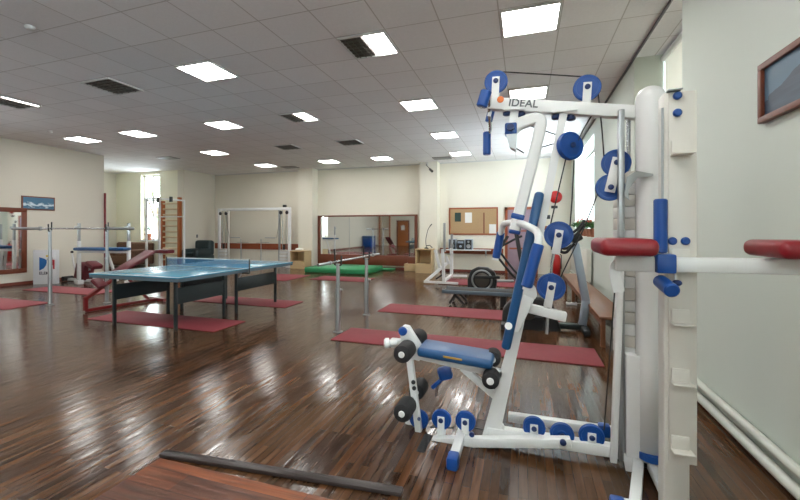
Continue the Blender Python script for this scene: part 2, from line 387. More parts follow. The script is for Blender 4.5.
# ================================================================ THE ROOM
LX, RX, BY, FY, CZ = -8.58, 4.57, 10.2, -9.0, 3.56
AX, AY0, AY1 = -12.0, 5.64, 8.62                # the alcove beyond the left wall
struct(MB().span(AX - .3, RX + .6, FY - .3, BY + .3, -.12, 0).build('floor', 'floor', None, False))
struct(MB().span(AX - .3, RX + .7, FY - .3, BY + .3, CZ, CZ + .15).build('ceiling', 'ceiling', None, False))
def wall(name, spans, m):
    b = MB()
    for s in spans: b.span(*s)
    return struct(b.build(name, m, None, False))
wall('wall_back', [(LX - .3, RX + .5, BY, BY + .25, 0, CZ)], 'wall_back')
wall('wall_front', [(LX - .3, RX + .5, FY - .25, FY, 0, CZ)], 'wall_back')
# right wall: windows A (behind the gym machine), B (far), C, D (unseen behind the viewpoint, added to let in more daylight)
WT = .5
rw = [(1.27, 2.93, .95, CZ), (6.05, 9.25, 1.2, 3.3), (-3.7, -2.8, .95, 3.3), (-7.6, -4.9, .95, 3.4)]
def wall_with_openings(name, x0, x1, ylo, yhi, ops, m):
    b = MB(); y = ylo
    for (a, c, z0, z1) in sorted(ops):
        if a > y: b.span(x0, x1, y, a, 0, CZ)
        b.span(x0, x1, a, c, 0, z0)
        if z1 < CZ: b.span(x0, x1, a, c, z1, CZ)
        y = c
    b.span(x0, x1, y, yhi, 0, CZ)
    return struct(b.build(name, m, None, False))
wall_with_openings('wall_right', RX, RX + WT, FY, BY, rw, 'wall_right')
lw = [(.3, 1.36, .9, 3.3)]
wall_with_openings('wall_left', LX - .3, LX, FY, AY0, lw, 'wall_left')
wall('wall_left_far', [(LX - .3, LX, AY1, BY, 0, CZ)], 'wall_left')
wall('wall_alcove_left', [(AX - .25, AX, AY0 - .3, AY1 + .3, 0, CZ)], 'wall_back')
wall('wall_alcove_front', [(AX, LX - .3, AY0 - .25, AY0, 0, CZ)], 'wall_left')
wx0, wx1, wz0, wz1 = -10.7, -9.75, .95, 3.45
wall('wall_alcove_back', [(AX, wx0, AY1, AY1 + .25, 0, CZ), (wx1, LX - .3, AY1, AY1 + .25, 0, CZ), (wx0, wx1, AY1, AY1 + .25, 0, wz0), (wx0, wx1, AY1, AY1 + .25, wz1, CZ)], 'alcove')
wall('wall_back_pillar_left', [(-4.5, -3.92, 9.8, BY, 0, CZ)], 'wall_back')
wall('wall_back_pillar_right', [(0.02, .60, 9.8, BY, 0, CZ)], 'wall_back')

def window_x(name, x, y0, y1, z0, z1, n, inside, transoms=(.62,)):      # a window lying in a plane of constant x
    f = MB(); t = .06
    f.span(x - .04, x + .04, y0, y1, z0, z0 + t).span(x - .04, x + .04, y0, y1, z1 - t, z1)
    for k in range(n + 1):
        y = y0 + (y1 - y0) * k / n; f.span(x - .04, x + .04, max(y0, y - t / 2), min(y1, y + t / 2), z0, z1)
    for tr in transoms: f.span(x - .035, x + .035, y0, y1, z0 + (z1 - z0) * tr - .025, z0 + (z1 - z0) * tr + .025)
    o = struct(f.build(name, 'upvc', None, False))
    MB().span(x - .004, x + .004, y0 + .01, y1 - .01, z0 + .01, z1 - .01).build('glass_pane', 'glass', o, False)
    MB().span(x + inside * .04, x + inside * (.04 + .3), y0 + .005, y1 - .005, z0 - .03, z0 + .005, .008).build('window_sill', 'upvc', o, False)
    return o
for i, (a, c, z0, z1) in enumerate(rw):
    window_x('window_%d' % (i + 1), RX + WT - .1, a, c, z0, z1 if z1 < CZ else CZ - .005, 3 if c - a > 2 else 2, -1)  # the last two are the unseen openings added for daylight
    portal((RX + WT + .02, (a + c) / 2, (z0 + z1) / 2), (-1, 0, 0), c - a, z1 - z0)
bl_ = thing('roller_blind', (RX + WT - .17, 2.1, 1.0), 'cream blind drawn down over the window behind the gym machine', 'blind')
MB().span(RX + WT - .165, RX + WT - .160, 1.29, 2.91, 1.0, CZ - .09).build('blind_fabric', 'blind', bl_, False)
MB().cyl((RX + WT - .18, 1.28, CZ - .06), (RX + WT - .18, 2.92, CZ - .06), .035, seg=16).build('blind_roller', 'upvc', bl_)
MB().span(RX + WT - .17, RX + WT - .155, 1.29, 2.91, .985, 1.005, .004).build('bottom_bar', 'upvc', bl_)
for i, (a, c, z0, z1) in enumerate(lw):
    window_x('window_%d' % (i + 5), LX - .24, a, c, z0, z1, 2, .5)
    portal((LX - .32, (a + c) / 2, (z0 + z1) / 2), (1, 0, 0), c - a, z1 - z0)
f = MB(); yw = AY1 + .19
for (x0, x1, z0, z1) in ((wx0, wx1, wz0, wz0 + .06), (wx0, wx1, wz1 - .06, wz1), (wx0, wx0 + .06, wz0, wz1), (wx1 - .06, wx1, wz0, wz1), (-10.255, -10.195, wz0, wz1), (wx0, wx1, 2.45, 2.51)):
    f.span(x0, x1, yw - .04, yw + .04, z0, z1)
wo = struct(f.build('window_6', 'upvc', None, False))
MB().span(wx0 + .01, wx1 - .01, yw - .004, yw + .004, wz0 + .01, wz1 - .01).build('glass_pane', 'glass', wo, False)
MB().span(wx0 + .005, wx1 - .005, yw - .26, yw - .04, wz0 - .03, wz0 + .005).build('window_sill', 'upvc', wo, False)
portal(((wx0 + wx1) / 2, AY1 + .27, (wz0 + wz1) / 2), (0, -1, 0), wx1 - wx0, wz1 - wz0)
vbl = thing('venetian_blind', (RX + WT - .17, 7.65, 1.25), 'white venetian blind in the far window above the pot plants', 'blind')
b_ = MB()
for k in range(42): b_.box((RX + WT - .19, 7.65, 1.3 + k * .046), (.045, 3.1, .002), 0, Matrix.Rotation(math.radians(38), 3, 'Y'))
b_.build('blind_slats', 'upvc', vbl, False); MB().span(RX + WT - .22, RX + WT - .16, 6.09, 9.21, 3.24, 3.29, .005).build('blind_headrail', 'upvc', vbl)
# roller blind housing of the far window, skirtings and heating pipes
struct(MB().span(LX, LX + .015, FY, AY0, 0, .07).build('baseboard_left', 'skirt', None, False))
struct(MB().span(-3.92, .02, BY - .015, BY, 0, .07).span(.6, 2.68, BY - .015, BY, 0, .07).span(LX, -4.5, BY - .015, BY, 0, .07).build('baseboard_back', 'skirt', None, False))
struct(MB().span(RX - .02, RX, FY, BY, 0, .028).build('baseboard_right', 'skirt', None, False))
struct(MB().cyl((RX - .05, FY + .1, .075), (RX - .05, BY - .1, .075), .03, seg=16).build('trim_1', 'pipe'))
struct(MB().cyl((RX - .04, FY + .1, .17), (RX - .04, BY - .1, .17), .026, seg=16).build('trim_2', 'pipe'))
struct(MB().span(LX + .01, -4.52, BY - .03, BY - .001, .60, .82).build('trim_3', 'rail_wood', None, False))
struct(MB().span(.62, 2.62, BY - .03, BY - .001, .58, .76).build('trim_4', 'rail_wood', None, False))
struct(MB().span(LX + .001, RX - .001, BY - .012, BY - .001, CZ - .03, CZ).build('trim_5', 'lampframe', None, False))
struct(MB().span(RX - .015, RX - .001, FY, BY, CZ - .035, CZ).build('trim_6', 'logo_grey', None, False))

# door in the back wall, right of the notice board; door in the front wall (seen in the mirror)
d = struct(MB().span(2.67, 2.75, BY - .06, BY - .001, 0, 2.06).span(3.55, 3.63, BY - .06, BY - .001, 0, 2.06).span(2.67, 3.63, BY - .06, BY - .001, 1.98, 2.06).build('door_1', 'rail_wood', None, False))
MB().span(2.75, 3.55, BY - .03, BY - .002, 0, 1.98).build('door_leaf', 'doorleaf', d, False)
MB().span(2.8, 3.5, BY - .036, BY - .029, .75, .8).span(2.8, 3.5, BY - .036, BY - .029, 1.3, 1.34).build('door_rail', 'rail_wood', d, False)
MB().cyl((3.47, BY - .03, 1.02), (3.47, BY - .08, 1.02), .012, seg=10).bar((3.48, BY - .075, 1.02), (3.36, BY - .075, 1.02), .015, .02, .004).build('door_handle', 'steel', d)
d = struct(MB().span(-6.9, -6.8, FY + .001, FY + .06, 0, 2.12).span(-5.9, -5.8, FY + .001, FY + .06, 0, 2.12).span(-6.9, -5.8, FY + .001, FY + .06, 2.04, 2.12).build('door_2', 'frame_wood', None, False))
MB().span(-6.8, -5.9, FY + .002, FY + .04, 0, 2.04).build('door_leaf', 'door_brown', d, False)
MB().span(-6.5, -6.2, FY + .04, FY + .046, 1.3, 1.7).build('notice', 'paper', d, False)
MB().cyl((-6.0, FY + .04, 1.02), (-6.0, FY + .09, 1.02), .012, seg=10).bar((-6.01, FY + .085, 1.02), (-6.12, FY + .085, 1.02), .015, .02, .004).build('door_handle', 'steel', d)

# low boarded platform in front of the viewpoint
pf = thing('lifting_platform', (2.2, -2.2, 0), 'low worn orange-brown wooden platform at the bottom edge of the floor', 'platform')
MB().span(1.2, 3.25, -3.6, -1.14, 0.001, .014, .004).build('board_deck', 'platform', pf)
MB().bar((1.17, -1.10, .013), (2.65, -.97, .013), .06, .024, .008).build('edge_board', 'platform_edge', pf)

# ================================================================ CEILING LAMPS AND VENTS
T = .6
def lamp(cx, cy, state, label, grp):
    x0, y0 = cx * T + .012, cy * T + .012; x1, y1 = x0 + T - .024, y0 + T - .024; z = CZ
    t = thing('ceiling_light', ((x0 + x1) / 2, (y0 + y1) / 2, z - .03), label, 'ceiling light', grp)
    f = MB(); w = .02
    f.span(x0, x1, y0, y0 + w, z - .022, z - .001).span(x0, x1, y1 - w, y1, z - .022, z - .001).span(x0, x0 + w, y0 + w, y1 - w, z - .022, z - .001).span(x1 - w, x1, y0 + w, y1 - w, z - .022, z - .001)
    f.build('lamp_frame', 'lampframe', t, False)
    xm = (x0 + x1) / 2
    lit = {'lit': (x0, x1), 'louvre': (x0, x1), 'right': (xm, x1), 'strip': (x1 - .12, x1)}.get(state)
    dark = {'dark': (x0, x1), 'right': (x0, xm), 'strip': (x0, x1 - .12)}.get(state)
    if lit: MB().span(lit[0] + w, lit[1] - w, y0 + w, y1 - w, z - .012, z - .002).build('diffuser', 'lamp', t, False)
    if dark: MB().span(dark[0] + w, dark[1] - w, y0 + w, y1 - w, z - .008, z - .002).build('unlit_diffuser', 'louvre', t, False)
    if state in ('louvre', 'dark', 'strip', 'right'):
        g = MB(); a, c = (x0, x1) if state != 'right' else (x0, xm)
        for k in range(1, 4): g.span(a + (c - a) * k / 4 - .004, a + (c - a) * k / 4 + .004, y0 + w, y1 - w, z - .02, z - .008)
        for k in range(1, 7): g.span(a + w, c - w, y0 + (y1 - y0) * k / 7 - .003, y0 + (y1 - y0) * k / 7 + .003, z - .018, z - .008)
        g.build('louvre', 'lampframe' if state == 'louvre' else 'louvre', t, False)
LG = 'ceiling lamps'
for cx, cy, st, lb in (
    (5, 2, 'lit', 'large lit ceiling lamp nearest the right wall, cut by the top edge of the photo'),
    (2, 2, 'right', 'half-lit ceiling lamp at the top middle, its left half a dark louvre'),
    (-2, 2, 'louvre', 'lit ceiling lamp with visible louvre blades, upper left of the photo'),
    (-5, 2, 'dark', 'unlit dark louvred ceiling lamp left of the bright louvred one'),
    (-9, 2, 'strip', 'mostly dark louvred ceiling lamp at the left edge of the photo'),
    (5, 6, 'lit', 'lit ceiling lamp partly hidden behind the lettered arm of the gym machine'),
    (2, 6, 'lit', 'lit ceiling lamp just left of the hanging lat bar, larger of the two there'),
    (-2, 6, 'right', 'small half-lit ceiling lamp at mid ceiling with a dark left half'),
    (-5, 6, 'lit', 'lit ceiling lamp directly below the louvred bright one in the photo'),
    (-9, 6, 'lit', 'lit ceiling lamp second from the left among the lamps near the left wall'),
    (-12, 6, 'lit', 'lit ceiling lamp leftmost, close to the left wall'),
    (2, 10, 'lit', 'lit ceiling lamp in the row before the farthest, right of centre'),
    (-2, 10, 'dark', 'unlit grey ceiling lamp in the row before the farthest, near the ceiling centre'),
    (-5, 10, 'dark', 'faint unlit ceiling lamp above the cable machine in the third row'),
    (-9, 10, 'lit', 'lit ceiling lamp above the alcove, in the row before the farthest'),
    (2, 14, 'lit', 'lit ceiling lamp in the farthest row, above the notice board'),
    (-2, 14, 'lit', 'lit ceiling lamp in the farthest row, above the middle of the big mirror'),
    (-5, 14, 'lit', 'lit ceiling lamp in the farthest row, above the left pillar'),
    (-9, 14, 'lit', 'lit ceiling lamp in the farthest row, above the cable machine')):
    lamp(cx, cy, st, lb, LG)
# unseen lamps, added behind the viewpoint to brighten the hall from the near side
for cx, cy in ((5, -3), (2, -3), (-5, -3), (5, -8), (-2, -3), (-9, -3), (2, -8), (-5, -8), (-12, -8)):
    lamp(cx, cy, 'lit', 'unseen ceiling lamp added behind the viewpoint to brighten the hall', 'added ceiling lamps behind the viewpoint')
def vent(cx, cy, lb):
    x, y = cx * T, cy * T
    t = thing('ceiling_vent', (x, y, CZ - .02), lb, 'ceiling vent', 'ceiling vents')
    MB().span(x - .27, x + .27, y - .2, y + .2, CZ - .012, CZ - .001).build('vent_frame', 'louvre', t, False)
    g = MB()
    for k in range(9): g.box((x, y - .17 + k * .0425, CZ - .014), (.5, .02, .008))
    g.build('vent_slats', 'steel', t, False)
vent(1.42, 15.5, 'dark ceiling vent close to the back wall above the right pillar')
vent(-7.6, 15.6, 'dark ceiling vent close to the back wall above the cable machine')
vent(-11.8, 10.9, 'grey ceiling vent above the alcove opening')
tag(MB().lathe((-3.0 * T, -.1, CZ - .001), (0, 0, -1), [(.05, 0), (.05, .015), (.035, .035), (.01, .04)]).build('smoke_detector', 'lampframe'), 'small round smoke detector on the ceiling at the top left corner', 'smoke detector')
tag(MB().lathe((-11.25 * T, 5.15 * T, CZ - .001), (0, 0, -1), [(.05, 0), (.05, .015), (.035, .035), (.01, .04)]).build('smoke_detector', 'lampframe'), 'small round smoke detector on the ceiling near the left wall lamps', 'smoke detector')
t = thing('security_camera', at(430, 168, 9.79), 'small security camera on a bracket at the top of the right pillar', 'security camera')
a = at(427, 164, 9.79); b_ = at(431, 170, 9.6)
MB().box(a, (.09, .02, .12), .005).build('mount_plate', 'offwhite', t); MB().tube([a, a + V((0, -.1, -.05)), b_], .012).build('bracket', 'louvre', t)
MB().cyl(b_ + V((-.04, .03, .03)), b_ + V((.06, -.1, -.06)), .04, seg=14).build('camera_body', 'louvre', t)

# ================================================================ THE MULTI-STATION GYM MACHINE (foreground)
Y0 = -.30
def G(px, py, y=Y0): return at(px, py, y)
gym = thing('multi_gym', (3.45, -.3, 0), 'big white and blue multi-station gym machine with pulleys and dip arms in the foreground', 'gym machine')
YV = V((0, 1, 0)); ZV = V((0, 0, 1))
def zof(px, py, y=Y0): return at(px, py, y).z
# base
MB().bar((3.02, Y0, .075), (3.90, Y0, .075), .07, .065, .008).build('base_beam', 'white', gym)
MB().bar((3.14, -.03, .065), (4.02, -.03, .065), .06, .055, .008).build('rear_base_beam', 'white', gym)
MB().span(3.97, 4.03, -.33, .05, .03, .09, .008).build('cross_beam', 'white', gym)
a, b_ = at(433, 441, -.372), at(571, 442, -.372)
MB().bar(a, b_, .055, .058, .008).build('front_beam', 'white', gym)
ft = MB().span(2.83, 2.886, -.62, -.26, .008, .062, .008).build('front_foot', 'white', gym)
MB().span(2.825, 2.891, -.70, -.60, .002, .075, .015).build('foot_cap', 'blue', ft)
MB().lathe(at(563, 442, -.40), (0, -1, 0), [(.018, 0), (.018, .012), (.012, .016)]).build('bolt', 'navy', gym)
MB().lathe(at(472, 434, -.40), (0, -1, 0), [(.016, 0), (.016, .012), (.011, .016)]).build('bolt', 'navy', gym)
# inclined post from base to top arm
MB().prism([G(*q) for q in ((481, 440), (512, 440), (502, 424), (515.5, 361), (527, 310), (549, 207), (569, 106), (561, 106), (541, 207), (518, 312), (506, 351))], YV * .055).build('main_post', 'white', gym)
MB().cyl(G(529, 292) + YV * -.07, G(529, 292) + YV * .07, .045).build('pivot_joint', 'white', gym)
MB().bar(G(529, 296, Y0 - .06), G(513, 331, Y0 - .06), .03, .07, .012).build('pivot_lever', 'white', gym)
MB().cyl(G(508.5, 326, Y0 - .12), G(508.5, 326, Y0 - .08), .022).build('knob', 'white', gym)
MB().bar(G(525, 307), G(566, 317), .06, .055, .006).build('stub_beam', 'white', gym)
# backrest
MB().bar(G(539.5, 193), G(506, 346), .2, .055, .02, up=(-1, 0, .2), seg=3).build('back_pad', 'bluevinyl', gym)
# seat
st = MB().bar(G(421, 347), G(494, 360), .25, .062, .024, seg=3).build('seat', 'bluevinyl', gym)
MB().bar(G(443, 356.5, Y0 - .127), G(462, 360, Y0 - .127), .005, .013, .002).build('emblem', 'gold', st)
MB().bar(G(411, 353), G(503, 374), .055, .05, .006).build('seat_beam', 'white', gym)
MB().bar(G(462, 367), G(496, 396), .045, .045, .006).build('seat_brace', 'white', gym)
MB().prism([G(*q) for q in ((400, 330), (404, 325), (409, 326), (424, 350), (420, 360), (406, 356))], YV * .05).build('lever_bracket', 'white', gym)
MB().bar(G(409, 352), G(419, 432), .05, .045, .01, up=(1, 0, 0)).build('leg_lever', 'white', gym)
MB().lathe(G(403, 331, Y0 - .026), (0, -1, 0), [(.03, 0), (.03, .012), (.02, .02)]).build('bolt', 'blue', gym)
MB().lathe(G(397, 343, Y0 - .03), (-1, -.4, 0), [(.02, 0), (.02, .05), (.035, .055), (.035, .08), (.02, .09)]).build('adjuster_knob', 'white', gym)
MB().box(G(397, 343, Y0), (.09, .05, .06), .008).build('adjuster_block', 'white', gym)
for q in ((413.5, 382), (414.3, 388)): MB().lathe(G(*q, Y0 - .026), (0, -1, 0), [(.014, 0), (.014, .008), (.01, .01)]).build('bolt', 'black', gym)
def roller(px, py, y, ln, r, plug='white'):
    c = G(px, py, y)
    o = MB().lathe(c + YV * (-ln / 2), (0, 1, 0), [(r * .75, 0), (r * .95, .006), (r, .018), (r, ln - .018), (r * .95, ln - .006), (r * .75, ln)]).build('roller_pad', 'foam', gym)
    MB().lathe(c + YV * (-ln / 2 - .006), (0, 1, 0), [(.018, 0), (.022, .004), (.022, .03)]).build('end_plug', plug, o)
def axle(px, py, y0, y1):
    c = G(px, py); MB().cyl((c.x, y0, c.z), (c.x, y1, c.z), .014).build('roller_axle', 'chrome', gym)
ax = G(411.5, 344.5); 
for (px, py, yn, yf) in ((412, 344, -.47, -.15), (413, 397, -.49, -.14)):
    c = G(px, py); axle(px, py, yn - .06, yf + .06)
    for y in (yn, yf):
        o = MB().lathe((c.x, y - .08, c.z), (0, 1, 0), [(.042, 0), (.054, .006), (.058, .02), (.058, .14), (.054, .154), (.042, .16)]).build('roller_pad', 'foam', gym)
        MB().lathe((c.x, y - .088, c.z), (0, 1, 0), [(.015, 0), (.02, .004), (.02, .03)]).build('end_plug', 'white', o)
c = G(491.5, 368); 
for (px, py, y) in ((491, 378, -.40), (493, 357, -.2)): roller(px, py, y, .12, .052)
MB().cyl(G(491, 378, -.42), G(491, 378, -.26), .014).build('roller_axle', 'chrome', gym)
c = G(429.5, 437)
MB().lathe((c.x, -.56, c.z), (0, 1, 0), [(.03, 0), (.04, .006), (.042, .02), (.042, .22), (.036, .23)]).build('foot_roller', 'foam', gym)
# blue hanging pull handle under the seat
MB().box(G(445, 373, -.12), (.1, .07, .09), .02, basis((1, .2, .3))).bar(G(441, 380, -.12), G(432, 388, -.12), .03, .03, .01).build('pull_handle', 'blue', gym)
MB().tube([G(440, 378, -.12), G(437, 388, -.12), G(436, 396, -.12)], .006).build('handle_rod', 'chrome', gym)

def pulley(c, r, axis=(0, -1, 0), plate=None, th=.028, name='pulley', bolt=True):
    c = V(c); ax = V(axis).normalized()
    p = MB().lathe(c - ax * th / 2, ax, [(r * .35, 0), (r * .95, .0), (r, .004), (r, .007), (r * .88, th / 2), (r, th - .007), (r, th - .004), (r * .95, th), (r * .8, th), (r * .78, th - .003), (r * .4, th - .003), (r * .35, th)], 32).build(name, 'blue', gym)
    if plate:                                     # straps on both cheeks
        q = V(plate); d = (q - c).normalized(); e = c - d * r * .38
        MB().bar(e + ax * (th / 2 + .006), q + ax * (th / 2 + .006), .006, .046, .002, up=d.cross(ax)).build('pulley_strap', 'white', p)
        MB().bar(e - ax * (th / 2 + .006), q - ax * (th / 2 + .006), .006, .046, .002, up=d.cross(ax)).build('pulley_strap', 'white', p)
    if bolt: MB().lathe(c + ax * (th / 2 + .008), ax, [(.016, 0), (.016, .008), (.011, .011)], 16).build('pulley_bolt', 'navy', p)
    return p
for (px, py, y, r, q) in ((419, 419, Y0 + .035, .066, None), (441.5, 419, Y0 - .03, .064, (441.5, 438)), (465.5, 421, Y0 - .03, .064, (465.5, 438)), (534, 427, Y0, .066, (534, 443)), (562, 434, Y0 - .01, .068, None), (591.5, 436, Y0, .070, (591.5, 452))):
    pulley(G(px, py, y), r, plate=(G(*q, y) if q else None))
MB().lathe(G(416, 421, Y0 + .07), (0, -1, 0), [(.06, 0), (.078, .003), (.078, .012), (.06, .015)], 32).build('lever_disc', 'white', gym)
MB().cyl(G(419, 419, Y0 + .02), G(419, 419, Y0 - .06), .012).build('pulley_axle', 'navy', gym)
MB().box(G(604, 430, -.04), (.07, .06, .08), .012).build('beam_cap', 'blue', gym)

# top arm
ta = MB().bar(G(489, 104), G(637, 113), .065, .074, .006).build('top_arm', 'white', gym)
A1, A2 = G(489, 104), G(637, 113); xd = (A2 - A1).normalized(); zd = xd.cross(YV) * -1
zd = V((-xd.z, 0, xd.x)); fy = Y0 - .0345
c = at(508, 101.6, fy)
text('lettering', 'IDEAL', .066, V((c.x, fy, c.z - .026)), xd, zd, 'logo_grey', ta, .001)
MB().lathe(at(500.5, 99.5, fy), (0, -1, 0), [(.021, 0), (.021, .002), (.018, .003)]).build('logo_mark', 'logo_or', ta)
for (px, py) in ((507, 111), (521, 112), (556, 114.5), (571, 115.5)):
    MB().lathe(G(px, py - 4, Y0), (0, 0, -1), [(.02, 0), (.02, .03), (.026, .034), (.026, .05), (.016, .056)], 14).build('bolt', 'navy', gym)
MB().box(G(564, 111) - ZV * .01, (.14, .1, .014), .003).build('clamp_plate', 'white', gym)
MB().box(G(514, 109) - ZV * .01, (.13, .1, .014), .003).build('clamp_plate', 'white', gym)
pulley(G(496, 82), .072, plate=G(495, 101)); pulley(G(587, 88), .077, plate=G(586, 104))
MB().bar(G(515, 109), G(511, 140), .05, .05, .005, up=(1, 0, 0)).build('pivot_hanger', 'white', gym)
MB().cyl(G(511, 130) + YV * .05, G(511, 130) - YV * .09, .02).build('pivot_pin', 'navy', gym)
# angled pulley behind the post
pulley(G(570, 146, Y0 - .02), .085, axis=(.55, -.83, .05), th=.034)
MB().bar(G(561, 141), G(567, 151), .05, .07, .01).build('pulley_bracket', 'blue', gym)
# press arm and its handle bar
yp = Y0 - .02
pa = MB().rtube(fillet([G(509, 137, yp), G(517, 124.5, yp), G(543, 116, yp), G(536, 148, yp), G(515, 230, yp)], .12, 8), .062, .07).build('press_arm', 'white', gym)
MB().bar(G(518.5, 214, yp), G(517, 219.5, yp), .074, .08, .008, up=(1, 0, 0)).build('arm_band', 'blue', pa)
MB().bar(G(514.9, 230, yp), G(514.2, 234, yp), .06, .07, .01, up=(1, 0, 0)).build('arm_end_cap', 'blue', pa)
MB().box(G(511, 130, yp) , (.072, .09, .075), .01).build('pivot_cap', 'blue', pa)
MB().prism([G(*q, yp) for q in ((506, 135), (517, 135), (516, 151), (510, 148))], YV * .085).build('arm_stop', 'steel', pa)
hp = [G(526, 290, -.60), G(534, 262, -.60), G(541, 233, -.60), G(524, 224, -.42), G(513, 222, -.22), G(503, 224, -.02), G(500, 236, .02), G(495.5, 260, .02)]
ph = MB().tube(fillet(hp, .10, 7), .021, 12).build('press_handle', 'white', gym)
def sleeve(p, q, r, parent, m='blue', name='grip'):
    p, q = V(p), V(q); l = (q - p).length
    return MB().lathe(p, q - p, [(r * .8, 0), (r, .006), (r, l - .006), (r * .8, l)], 20).build(name, m, parent)
sleeve(G(526.5, 287, -.60), G(538.5, 244, -.60), .031, ph); sleeve(G(496, 258, .02), G(501, 232, .02), .028, ph)
MB().bar(G(508, 236, .06), G(499, 250, .06), .012, .02).build('handle_link', 'black', gym)
# floating double pulley, single pulleys
c1, c2 = G(616, 163), G(610, 187.5)
d2 = (c2 - c1).normalized()
for c in (c1, c2): pulley(c, .078, plate=None, bolt=True)
for s in (-1, 1): MB().bar(c1 - d2 * .03 + YV * .021 * s, c2 + d2 * .03 + YV * .021 * s, .006, .056, .004, up=(1, 0, 0)).build('pulley_plate', 'white', gym)
pulley(G(558.5, 235), .083, plate=G(555.5, 254)); pulley(G(551, 287), .083, plate=G(547.5, 307))
MB().box(G(551, 277), (.04, .03, .05), .01).build('swivel_hook', 'blue', gym)
MB().tube([G(554, 253), G(552, 262), G(551, 274)], .008).build('hook_link', 'chrome', gym)
MB().cyl(G(548.5, 304), G(546.5, 334), .009).build('pin_rod', 'steel', gym)
# cables
def cable(*pts, r=.0042): MB().tube([G(*p) for p in pts], r, 6).build('cable', 'cable', gym)
cable((496, 71.5), (540, 74), (587, 77))
cable((598, 92), (602, 130), (604, 158))
cable((620.5, 190), (618, 237), (614, 300), (604, 430))
cable((598, 105), (583, 130), (577, 143)); cable((566, 158), (552, 218), (548, 236))
cable((574, 160), (572, 200), (569.5, 232))
cable((598.5, 192), (584, 228), (563, 272), (551, 300), (543, 330))
cable((528, 125), (548, 132), (566, 138)); cable((512, 146), (524, 153)); cable((536, 149), (556, 143))
cable((430, 427), (454, 428)); cable((475, 428), (528, 437)); cable((541, 434), (556, 440)); cable((570, 438), (584, 444))
# lat bar hanging at the front end of the arm
lb = [G(481, 108, -.47), G(486, 91, -.47), G(490, 93, -.38), G(489, 112, -.30), G(490.5, 130, -.22), G(487.5, 136, -.20), G(486.5, 155, -.20)]
lo = MB().tube(fillet(lb, .06, 6), .011, 10).build('lat_bar', 'chrome', gym)
sleeve(G(486.5, 90.5, -.47), G(481.5, 107, -.47), .034, lo); sleeve(G(487, 132, -.2), G(486.8, 155, -.2), .026, lo); sleeve(G(492, 108, -.25), G(488.5, 122, -.25), .024, lo)
MB().tube([G(489, 104, -.3), G(490, 112, -.3), G(489, 116, -.3)], .012).build('lat_hook', 'white', gym)

# weight stack with its rounded shroud
xs0 = G(634, 300).x; xs1 = G(665, 300).x; xc = (xs0 + xs1) / 2; rs = (xs1 - xs0) / 2
ztop = zof(648, 88); n = 24
sh = MB(); rings = []
prof = [(rs, z) for z in (.075, .6, 1.2, 1.8, ztop - rs)] + [(rs * math.cos(k * PI / 16), ztop - rs + rs * math.sin(k * PI / 16)) for k in range(1, 8)]
for r, z in prof:
    rings.append([sh.bm.verts.new((xc - r * math.cos(PI * k / n), Y0 - .03 - r * .9 * math.sin(PI * k / n), z)) for k in range(n + 1)])
for A, B in zip(rings, rings[1:]):
    for k in range(n): sh.bm.faces.new((A[k], A[k + 1], B[k + 1], B[k]))
sh.bm.faces.new(rings[-1]); so = sh.build('weight_shroud', 'white', gym)
md = so.modifiers.new('shell', 'SOLIDIFY'); md.thickness = .006; md.offset = -1
zs = [zof(620, y) for y in (335, 175)]
for k in range(16):
    z = .62 + k * .068
    MB().span(xc - .155, xc + .07, Y0 - .01, Y0 + .16, z, z + .065, .004).build('weight_plate', 'offwhite' if k % 2 else 'white', gym)
MB().span(xs0 - .055, xs0 + .03, Y0 - .07, Y0 + .12, .08, .66, .008).build('lower_panel', 'white', gym)
for x in (xc - .09, xc + .03): MB().cyl((x, Y0 + .07, .07), (x, Y0 + .07, ztop - .12), .012).build('guide_rod', 'chrome', gym)
MB().bar((xs0 - .075, Y0 - .04, .05), (xs0 - .075, Y0 - .04, zof(619, 112)), .05, .03, .004, up=(1, 0, 0)).build('guide_post', 'steel', gym)
MB().span(xs0 - .11, xc + .07, Y0 + .03, Y0 + .12, ztop - .13, ztop - .08, .006).build('guide_head', 'white', gym)
MB().bar(G(621, 258, -.36), G(613.5, 462, -.36), .035, .035, .006, up=(1, 0, 0)).build('slanted_strut', 'white', gym)
MB().prism([G(*q, Y0 - .1) for q in ((627, 177), (636, 171), (653, 174), (653, 176), (637, 178), (628, 190), (629, 200), (624, 196))], YV * .012).build('deflector_plate', 'steel', gym)
MB().prism([G(*q, -.36) for q in ((622, 452), (634, 456), (631, 482), (628, 482))], YV * .01).build('gusset_plate', 'white', gym)
MB().lathe((xc + .02, Y0 + .02, .03), (0, 0, 1), [(.09, 0), (.1, .01), (.1, .05), (.07, .06)]).build('buffer', 'black', gym)
MB().lathe((xc + .0, Y0 - .05, .085), (0, 0, 1), [(.06, 0), (.07, .005), (.07, .04), (.05, .045)]).build('buffer', 'blue', gym)

# dip tower on the near side
yt = -.78
X = lambda px, py=260, y=yt: at(px, py, y).x
cx0, cx1 = X(664, 300), X(690, 300); zt = zof(680, 91, yt)
tw = MB().span(cx0, cx1, yt, yt + .09, .0, zt, .006).build('tower_column', 'offwhite', gym)
hx0, hx1 = X(668, 300), X(696.5, 300)
MB().span(hx0, hx1, yt - .008, yt - .0005, zof(690, 464, yt), zt - .005, .002).build('hook_plate', 'offwhite', gym)
MB().span(cx0 + .01, hx1 - .06, yt - .03, yt + .09, zt, zt + .006, .002).build('top_plate', 'steel', gym)
for y in (154, 262, 322, 381, 448):
    z = zof(680, y, yt); w0, w1 = X(668, 300), X(691, 300)
    MB().span(w0 + .01, w1 - .01, yt - .016, yt - .007, z - .005, z + .06, .002).span(w0 + .008, w1, yt - .06, yt - .007, z - .008, z, .002).build('step_hook', 'offwhite', gym)
for q in ((677, 96), (677, 113), (672, 241), (685, 241)): MB().lathe(at(*q, yt - .007), (0, -1, 0), [(.018, 0), (.018, .01), (.012, .016)], 16).build('bolt', 'blue', gym)
